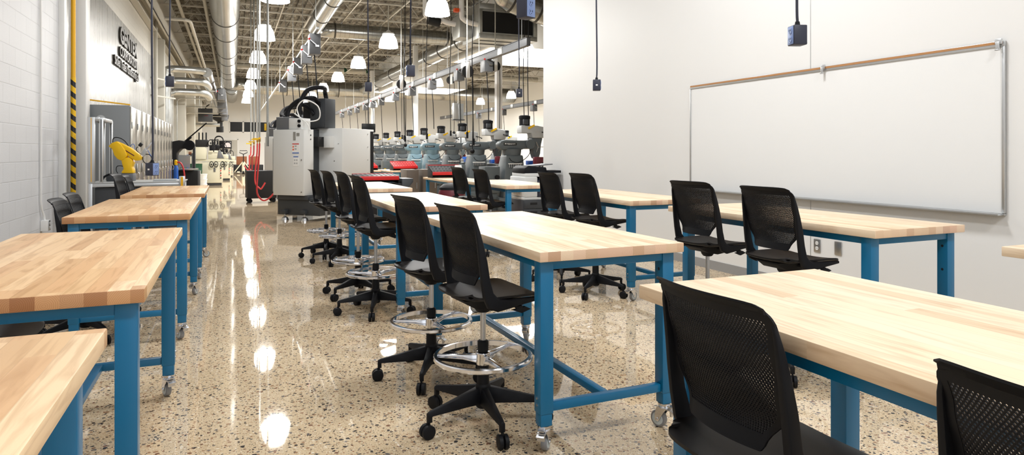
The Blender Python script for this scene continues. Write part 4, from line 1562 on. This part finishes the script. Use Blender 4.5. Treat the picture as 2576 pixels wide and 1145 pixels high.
# air drops
for i, (x, y, zv, w, zl) in enumerate(((.555, 15.6, 1.66, .30, .27), (.575, 17.6, 1.68, .18, .42), (.57, 20.25, 1.66, -.14, .75), (.55, 22.8, 1.64, -.2, .75))):
    t = thing('air_drop', 'steel air pipe with yellow valve and red hose, %s from the front' % ORD[i], 'air hose', (x, y, 0), 0, 'air drops with red hoses')
    MB().cyl((0, 0, zv), (0, 0, 6.7), .02, n=10).build('pipe', 'galv', t)
    MB().bb(-.022, .022, -.022, .022, zv - .10, zv).bb(-.012, .012, -.012, .012, zv - .15, zv - .1).build('valve_body', 'brass', t, .003)
    MB().bb(-.14, .01, -.04, -.024, zv - .05, zv - .02).build('valve_handle', 'yellow', t, .003)
    MB().tube([(0, 0, zv - .14), (-.01, -.02, zv - .4), (-.05, -.05, zl + .45), (-.05, -.08, zl + .15), (.06 if w > 0 else -.08, -.08, zl), (w * .6, -.08, zl + .03), (w, -.06, zl + .15)], .018, 8, 6).build('hose', 'hose', t)
single('air_pipe', MB().cyl((.675, 14.6, 1.75), (.675, 14.6, 6.0), .024, n=10).cyl((.675, 14.6, 1.45), (.675, 14.6, 1.76), .03, n=10), 'galv', 'thick steel pipe dropping to the white machine cabinet', 'pipe')
single('valve_lever', MB().bb(.61, .65, 14.56, 14.6, 1.78, 1.92), 'yellow', 'yellow lever on the thick steel pipe beside the white machine', 'valve', None, .004)

# pallet jack, cartons, screen at the far end of the aisle
t = thing('pallet_jack', 'pale pallet jack parked at the far end of the aisle', 'pallet jack', (.62, 43.6, 0))
for s in (-1, 1):
    MB().bar((s * .03, -.2, .75), (s * .5, -.3, .12), .05, .05).bb(s * .27 - .08, s * .27 + .08, 0, 1.1, .06, .12).build('fork', 'machbeige', t, .005)
MB().cyl((0, -.2, .1), (0, -.2, .7), .09, n=14).build('pump', 'machbeige', t)
MB().cyl((0, -.22, .5), (0, -.32, 1.2), .025, n=8).tube([(0, -.32, 1.2), (-.22, -.34, 1.3), (-.2, -.35, 1.42), (.2, -.35, 1.42), (.22, -.34, 1.3), (0, -.32, 1.2)], .022, 8).build('handle', 'black', t)
MB().cyl((-.06, -.3, .09), (.06, -.3, .09), .09, n=16).build('steer_wheel', 'black', t)
for i, (x, w) in enumerate(((.25, .62), (1.05, .6))):
    single('carton', MB().bb(x, x + w, 46.2, 46.8, .5, 1.05), 'brown', '%s brown carton behind the pallet jack' % ('left', 'right')[i], 'box', 'brown cartons', .01)
o = thing('low_crate', 'black crate under the brown cartons at the far end', 'crate', (.72, 46.5, 0))
MB().bb(-.65, 1.15, -.4, .4, .02, .5).build('body', 'blackmat', o, .01)
t = thing('wall_screen', 'small dark screen on the far back wall door', 'screen', (-.47, YB - .1, 1.62))
MB().bb(-.42, .42, -.03, .03, 0, .55).build('bezel', 'black', t, .005)
MB().bb(-.05, .36, -.034, -.031, .08, .48).build('picture', 'screen', t)
MB().bb(-.1, .1, .03, .07, .2, .35).build('wall_bracket', 'black', t)


# ------------------------------------------------------------------ knee milling machines
def make_mill(paint):
    t = thing('milling_machine', 'x', 'machine')
    MB().prism([(-.45, 0), (.75, 0), (.75, .10), (.28, .16), (.28, .3), (-.45, .3)], -.34, .34, Yp).build('base', paint, t, .02)
    c = MB()
    c.loft([[Vector((x, y, z)) for x, y in ((-a, -w), (b, -w), (b, w), (-a, w))] for z, a, b, w in ((.28, .34, .24, .30), (.8, .29, .22, .26), (1.22, .22, .20, .20), (1.26, .20, .19, .19))])
    c.build('column', paint, t, .02)
    MB().cyl((0, 0, 1.255), (0, 0, 1.40), .20, .22, n=28).build('turret', paint, t)
    MB().prism([(-.36, 1.44), (-.30, 1.38), (.18, 1.38), (.30, 1.42), (.50, 1.43), (.52, 1.56), (.40, 1.60), (-.20, 1.61), (-.32, 1.58), (-.37, 1.52)], -.13, .13, Yp).build('ram', paint, t, .025)
    MB().cyl((.40, -.17, 1.51), (.40, .17, 1.51), .11, n=24).build('ram_knuckle', paint, t)
    h = MB().prism([(.46, 1.66), (.74, 1.66), (.70, 1.50), (.68, 1.30), (.64, 1.18), (.54, 1.18), (.50, 1.30), (.47, 1.46)], -.11, .11, Yp)
    h.build('head', paint, t, .02)
    MB().cyl((.59, 0, 1.18), (.59, 0, 1.02), .04, .03, n=16).build('spindle', 'steel', t)
    MB().prism([(.18, 1.77), (.44, 1.77), (.46, 1.66), (.76, 1.66), (.79, 1.72), (.77, 1.92), (.60, 1.95), (.18, 1.95)], -.14, .14, Yp).build('drive_housing', 'lightgrey', t, .02)
    m = MB().lathe([(.11, 1.93), (.125, 1.95), (.125, 2.10), (.135, 2.11), (.135, 2.17), (.10, 2.19)], (.32, 0, 0), 20)
    m.build('motor', 'black', t)
    MB().bb(.22, .34, -.19, -.12, 1.97, 2.09).build('switch_box', 'darkgrey', t, .008)
    MB().prism([(.36, 1.86), (.52, 1.94), (.50, 1.98), (.34, 1.90)], .14, .155, Yp).build('tag', 'yellow', t)
    MB().tube([(.70, -.14, 1.80), (.78, -.2, 1.78), (.84, -.26, 1.74)], .012, 8).ball((.84, -.26, 1.74), .02, 8).build('quill_lever', 'black', t)
    for a in (0, 2.1, 4.2):
        MB().cyl((.62, -.11, 1.45), (.62 + .14 * math.cos(a), -.15, 1.45 + .14 * math.sin(a)), .008, n=6).build('feed_handle', 'chrome', t)
    MB().bb(.22, .72, -.18, .18, .55, .92).build('knee', paint, t, .02)
    MB().bb(.30, .70, -.62, .62, .95, 1.03).bb(.36, .64, -.3, .3, .92, .95).build('work_table', 'steel', t, .004)
    MB().bb(.40, .60, -.12, .12, 1.03, 1.13).build('vise', 'bluehose', t, .01)
    MB().bb(.36, .56, -.56, -.36, 1.03, 1.22).build('feed_unit', 'maroon', t, .02)
    MB().tube([(.5 + .10 * math.cos(a), -.66, .99 + .10 * math.sin(a)) for a in [2 * PI * q / 16 for q in range(16)]], .014, 8, closed=True).cyl((.5, -.6, .99), (.5, -.68, .99), .03, n=10).build('hand_wheel', 'black', t)
    pl = MB().bb(-.26, .06, -.136, -.131, 1.485, 1.545).build('name_plate', 'blackmat', t)
    text_obj('lettering', 'Bridgeport', .05, .003, 'paper', pl, basis((1, 0, 0), (0, 0, 1), (0, -1, 0), (-.24, -.137, 1.50)), .27, .001, .25, .036)
    r = MB().bb(-.20, .14, -.275, -.245, 1.055, 1.075)
    r.build('tool_bar', 'paper', t)
    for k in range(7):
        MB().cyl((-.17 + .045 * k, -.262, 1.056), (-.17 + .045 * k, -.262, .98), .010, n=8).build('collet', 'steel', t)
    rg = [(.08 + .04 * math.cos(a), -.27, .88 + .04 * math.sin(a)) for a in [2 * PI * q / 14 for q in range(14)]]
    MB().tube(rg, .014, 8, closed=True).build('hose_ring', 'paper', t)
    MB().tube([(.08, -.285, .87), (.11, -.30, .8), (.13, -.31, .65), (.12, -.32, .5)], .022, 8, 4).build('air_hose', 'bluehose', t)
    MB().bb(-.75, -.38, -.2, .2, .40, 1.0).bb(-.70, -.43, -.16, .16, 0, .40).build('electrical_cabinet', paint, t, .01)
    MB().bb(-.72, -.64, -.204, -.2, .66, .71).build('warning_label', 'yellow', t)
    MB().cyl((-.46, -.26, .76), (-.46, -.2, .76), .05, n=14).build('coolant_cup', 'black', t)
    MB().tube([(.45, -.1, 1.45), (.30, -.26, 1.25), (.05, -.32, 1.10), (-.12, -.30, 1.12), (-.18, -.27, 1.2)], .008, 8, 6).build('power_cable', 'black', t)
    return t


MILL = {}
for k, (y, p) in enumerate(((14.1, 'machgrey'), (16.5, 'machgrey'), (18.65, 'machgrey'), (20.8, 'machgrey_bluelit'), (22.9, 'machgrey_bluelit'), (24.95, 'machgrey'), (27.0, 'machgrey'), (29.2, 'machgrey'), (31.4, 'machgrey'))):  # middle mills are slate too, blue light painted into their colour
    lab = '%s knee milling machine with black motor, %s in the row from the right' % ('blue lit slate grey' if p == 'machgrey_bluelit' else 'slate grey', ['nearest', 'second', 'third', 'fourth', 'fifth', 'sixth', 'seventh', 'eighth', 'last'][k])
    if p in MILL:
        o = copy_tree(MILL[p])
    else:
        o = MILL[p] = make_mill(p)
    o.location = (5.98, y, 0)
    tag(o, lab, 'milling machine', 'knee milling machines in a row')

# second, farther row seen between the first
for k in range(7):
    o = copy_tree(MILL['machgrey'])
    o.location = (9.6 + .15 * (k % 2), 24 + 3.1 * k, 0)
    o.rotation_euler.z = PI if k % 2 else .1
    tag(o, 'distant milling machine of the far right row, %s from the front' % ['nearest', 'second', 'third', 'fourth', 'fifth', 'sixth', 'farthest'][k], 'milling machine', 'distant milling machines')


# ------------------------------------------------------------------ red tool racks, carts and cabinets
def tool_rack(x, y, z, w, label, rz=0, d=.42, rise=.22, pm='red'):
    t = thing('tool_tray', label, 'tool rack', (x, y, z), rz)
    Xp = basis((0, 1, 0), (0, 0, 1), (1, 0, 0), (0, 0, 0))
    for s in (-1, 1):
        MB().prism([(-d / 2, 0), (d / 2, 0), (d / 2, rise + .1), (-d / 2, .1)], s * (w / 2) - .008, s * (w / 2) + .008, Xp).build('side_panel', 'blackmat', t, .002)
    p = MB()
    a = math.atan2(rise, d)
    p.prism([(-d / 2, .10), (d / 2, rise + .10), (d / 2, rise + .13), (-d / 2, .13)], -w / 2, w / 2, Xp)
    pl = p.build('slotted_panel', pm, t, .002)
    MB().bb(-w / 2, w / 2, d / 2 - .03, d / 2 + .002, rise + .1, rise + .136).build('top_rim', 'red', t, .002)
    MB().bb(-w / 2, w / 2, -d / 2 - .012, -d / 2, .06, .13).build('front_lip', 'red', t, .002)
    MB().bb(-w / 2, w / 2, d / 2 - .01, d / 2, 0, rise + .1).build('back_panel', 'blackmat', t)
    n = max(5, int(w / .075))
    for i in range(n):
        for j in range(3):
            u = (j + .6) / 3.4
            yy = -d / 2 + d * u
            zz = .13 + rise * u
            xx = -w / 2 + .05 + (w - .1) * i / (n - 1)
            MB().cyl((xx, yy, zz - .004), (xx, yy - .002, zz + .004), .022, n=12).build('tool_socket', 'blackmat', t)
    return t


tool_rack(2.34, 11.75, .78, .74, 'red slotted tool tray on a black cart behind the farthest middle table', 0, .5, .03, 'darkgrey')
o = thing('tool_cart', 'black cart under the red tool tray behind the farthest middle table', 'cart', (2.30, 11.75, 0))
MB().bb(-.42, .46, -.28, .28, .12, .775).build('body', 'blackmat', o, .006)
MB().prism([(.46, .56), (.66, .80), (.66, .86), (.46, .86)], -.28, .28, Yp).build('end_wing', 'darkgrey', o, .004)
for x in (-.36, .38):
    for y in (-.2, .2):
        MB().cyl((x, y - .02, .055), (x, y + .02, .055), .055, n=16).bb(x - .03, x + .03, y - .03, y + .03, .09, .12).build('caster', 'black', o)
tool_rack(4.27, 13.75, .778, .70, 'black tool rack with red front strip on the nearest shop workbench', 0, .36, .14, 'blackmat')
tool_rack(4.80, 19.75, .778, .74, 'red tool rack with rows of dark sockets on the farther workbench', 0, .5, .14)
tool_rack(3.84, 20.4, .778, .45, 'small red tool tray on the workbench beside the white machine', .3, .4, .16)
o = thing('binder_stand', 'white sloping instruction holder standing at the right of the black tool rack', 'holder', (4.40, 13.22, .778))
MB().prism([(-.12, 0), (.10, 0), (.10, .26), (.06, .28)], -.07, .07, basis((0, 1, 0), (0, 0, 1), (1, 0, 0), (0, 0, 0))).build('stand', 'paper', o, .004)
MB().bb(-.071, .071, -.085, -.07, .11, .125).build('stripe', 'bluehose', o)
for i, (x0, x1, y, lab) in enumerate(((3.62, 3.90, 14.6, 'left taupe cabinet under the far side of the nearest shop workbench'), (4.02, 4.36, 14.7, 'right taupe cabinet behind the nearest shop workbench'))):
    o = thing('storage_cabinet', lab, 'cabinet', ((x0 + x1) / 2, y + .3, 0))
    w = (x1 - x0) / 2
    MB().bb(-w, w, -.28, .3, 0, .93).build('body', 'taupe', o, .004)
    MB().bb(-w + .01, w - .01, -.298, -.281, .05, .91).build('door', 'taupe', o, .003)
    MB().bb(w - .06, w - .045, -.31, -.298, .5, .64).build('handle', 'steel', o)
o = thing('shop_vacuum', 'red and black shop vacuum on the floor behind the whitish table', 'vacuum', (3.62, 11.3, 0))
MB().lathe([(.20, .06), (.24, .10), (.25, .30), (.24, .34)], n=28).build('tank', 'red', o)
MB().lathe([(.245, .341), (.25, .36), (.24, .60), (.22, .66)], n=28).build('motor_head', 'maroon', o)
MB().lathe([(.225, .661), (.22, .70), (.15, .76), (.02, .78)], n=28).build('top_cover', 'black', o)
MB().bb(-.10, .10, -.262, -.23, .46, .54).build('badge', 'red', o, .004)
MB().tube([(-.2, -.12, .5), (-.36, -.2, .55), (-.42, -.2, .4), (-.36, -.25, .2)], .035, 10, 5).build('suction_hose', 'black', o)
for a in (.6, 2.2, 3.9, 5.4):
    MB().cyl((.21 * math.cos(a), .21 * math.sin(a) - .015, .03), (.21 * math.cos(a), .21 * math.sin(a) + .015, .03), .03, n=12).bb(.21 * math.cos(a) - .02, .21 * math.cos(a) + .02, .21 * math.sin(a) - .02, .21 * math.sin(a) + .02, .05, .075).build('caster', 'black', o)

# copier
o = thing('copier', 'white and charcoal office copier by the end of the white wall', 'copier', (4.62, 9.98, 0))
MB().bb(-.32, .30, -.30, .30, .02, .56).build('paper_cabinet', 'darkgrey', o, .01)
for z0, z1_ in ((.06, .27), (.28, .41), (.42, .55)):
    d = MB().bb(-.31, .02, -.318, -.301, z0, z1_).build('paper_drawer', 'darkgrey', o, .004)
    MB().bb(-.20, -.08, -.322, -.318, z1_ - .07, z1_ - .035).build('pull', 'blackmat', d)
MB().bb(.04, .29, -.31, -.301, .06, .40).build('side_door', 'navy', o, .004)
MB().bb(-.31, .30, -.29, .29, .56, .60).build('white_band', 'machwhite', o, .004)
MB().bb(-.30, -.06, -.30, .30, .60, .93).build('front_cover', 'machwhite', o, .02)
MB().prism([(-.06, .60), (.30, .60), (.30, .93), (.10, .93), (-.06, .86)], -.29, .31, basis((1, 0, 0), (0, 0, 1), (0, -1, 0), (0, 0, 0))).build('side_panel', 'navy', o, .01)
MB().bb(-.27, .30, -.28, .28, .93, .985).build('scanner', 'machwhite', o, .01)
MB().prism([(-.28, .985), (.14, .985), (.12, 1.08), (-.20, 1.11), (-.27, 1.07)], -.25, .25, basis((1, 0, 0), (0, 0, 1), (0, -1, 0), (0, 0, 0))).build('document_feeder', 'black', o, .015)
MB().bar((-.10, 0, 1.10), (.26, 0, 1.13), .4, .015).build('feed_tray', 'greybox', o, .003)
MB().bb(.12, .36, -.31, -.05, .99, 1.03).build('control_panel', 'black', o, .006)
MB().bb(-.50, -.31, -.2, .2, .68, .86).build('output_tray', 'black', o, .01)
MB().tube([(.02, -.325, .80), (.08, -.33, .82), (.10, -.33, .74), (.03, -.33, .70), (0, -.33, .75), (.05, -.33, .84), (.09, -.33, .66)], .012, 8, 5).build('power_cord', 'machbeige', o)
for x in (-.27, .25):
    for y in (-.25, .25):
        MB().cyl((x, y, 0), (x, y, .03), .03, n=12).build('foot', 'black', o)
o = thing('linear_heater', 'finned pale aluminium unit hanging over the milling machines', 'heater', (6.95, 21.0, 2.42))
MB().bb(-.18, -.02, -.08, .08, 0, .55).build('tube', 'alu', o, .01)
for k in range(6):
    MB().bb(.0 + .03 * k, .012 + .03 * k, -.09, .09, 0, .52).build('fin', 'alu', o)
MB().bb(-.2, .2, -.1, .1, -.03, 0).build('end_cap', 'darkgrey', o)
MB().cyl((0, 0, .5), (0, 0, 4.5), .01, n=6).bb(-.03, .2, -.02, .02, .50, .53).build('hanger', 'galv', o)
t = thing('monitor_arm', 'black monitor hanging left of the far milling machines', 'monitor', (5.2, 27.5, 2.15))
MB().bb(-.28, .28, -.03, .03, 0, .36).build('screen', 'glassblack', t, .006)
MB().cyl((0, .05, .3), (0, .05, 3.9), .02, n=8).build('pole', 'black', t)
# cord reels and loose cords high over the machines
for i, (x, y, z) in enumerate(((7.1, 18.0, 3.85), (4.95, 20.7, 3.5), (7.45, 23.4, 4.0), (5.3, 15.3, 3.3))):
    t = thing('cord_reel', 'cord reel hanging high over the milling machines, %s' % ('the upper right one', 'the lower left one', 'one before the skylight', 'one above the middle tables')[i], 'reel', (x, y, z), 0, 'cord reels')
    MB().cyl((0, -.05, 0), (0, .05, 0), .15, n=22).build('drum', 'blackmat', t)
    MB().bb(-.05, .05, -.075, -.055, -.16, .25).bb(-.05, .05, .055, .075, -.16, .25).bb(-.05, .05, -.075, .075, .25, .27).build('bracket', 'paper', t, .01)
    MB().cyl((0, 0, .26), (0, 0, 6.9 - z), .015, n=6).build('hanger', 'cream', t)
    MB().tube([(.14, 0, -.05), (.15, 0, -.8), (.14, .02, -1.9)], .010, 6, 4).ball((.14, .02, -1.95), .06, 10).build('cord', 'black', t)
# cord drops over the mills
for i, (x, y, z) in enumerate(((5.2, 14.6, 1.55), (5.6, 16.2, 1.75), (5.0, 17.9, 1.75), (6.9, 15.2, 1.7), (7.4, 16.6, 2.0), (4.7, 19.2, 1.7), (6.3, 19.8, 1.9), (5.4, 22.2, 1.8), (6.1, 25.4, 1.9))):
    t = thing('cord_drop', 'thin black power cord dropping to the milling machines, %s from the front' % ['first', 'second', 'third', 'fourth', 'fifth', 'sixth', 'seventh', 'eighth', 'ninth'][i], 'cord', (x, y, 0), 0, 'power cords over the milling machines')
    MB().tube([(0, 0, 6.92), (.02, 0, 5), (-.02, .01, 3.6), (.01, 0, z + .1)], .011, 6, 5).build('cord', 'black', t)
    MB().cyl((.01, 0, z + .1), (.01, 0, z - .06), .03, n=10).build('connector', 'black', t)
# distant benches and machines behind everything
for i, (x, y, w, h, m, lab) in enumerate(((2.6, 27, 1.0, 1.1, 'machbeige', 'beige machine cabinet far behind the white machine'), (3.3, 31, 1.4, 1.5, 'darkgrey', 'charcoal machine cabinet far behind the milling row'), (4.2, 35, 1.6, 1.3, 'machwhite', 'white machine cabinet in the far middle of the shop'), (3.0, 40, 1.6, 1.7, 'greybox', 'grey machine cabinet in the far background'), (5.6, 43, 2.0, 1.6, 'machbeige', 'wide beige cabinet near the back wall'), (8.4, 47, 1.8, 1.8, 'darkgrey', 'dark cabinet by the back wall at right'))):
    o = thing('machine_cabinet', lab, 'cabinet', (x, y, 0))
    MB().bb(-w / 2, w / 2, -.4, .4, .08, h).build('body', m, o, .02)
    MB().bb(-w / 2 + .05, w / 2 - .05, -.36, .36, 0, .08).build('plinth', 'blackmat', o)
    MB().bb(-w * .3, w * .1, -.41, -.401, h * .5, h * .85).build('window', 'glassblack', o)
    MB().bb(w * .22, w * .4, -.45, -.401, h * .55, h * .8).build('control_panel', 'greybox', o, .01)
    MB().cyl((w * .3, 0, h), (w * .3, 0, h + .35), .03, n=10).build('signal_lamp', 'orange', o)
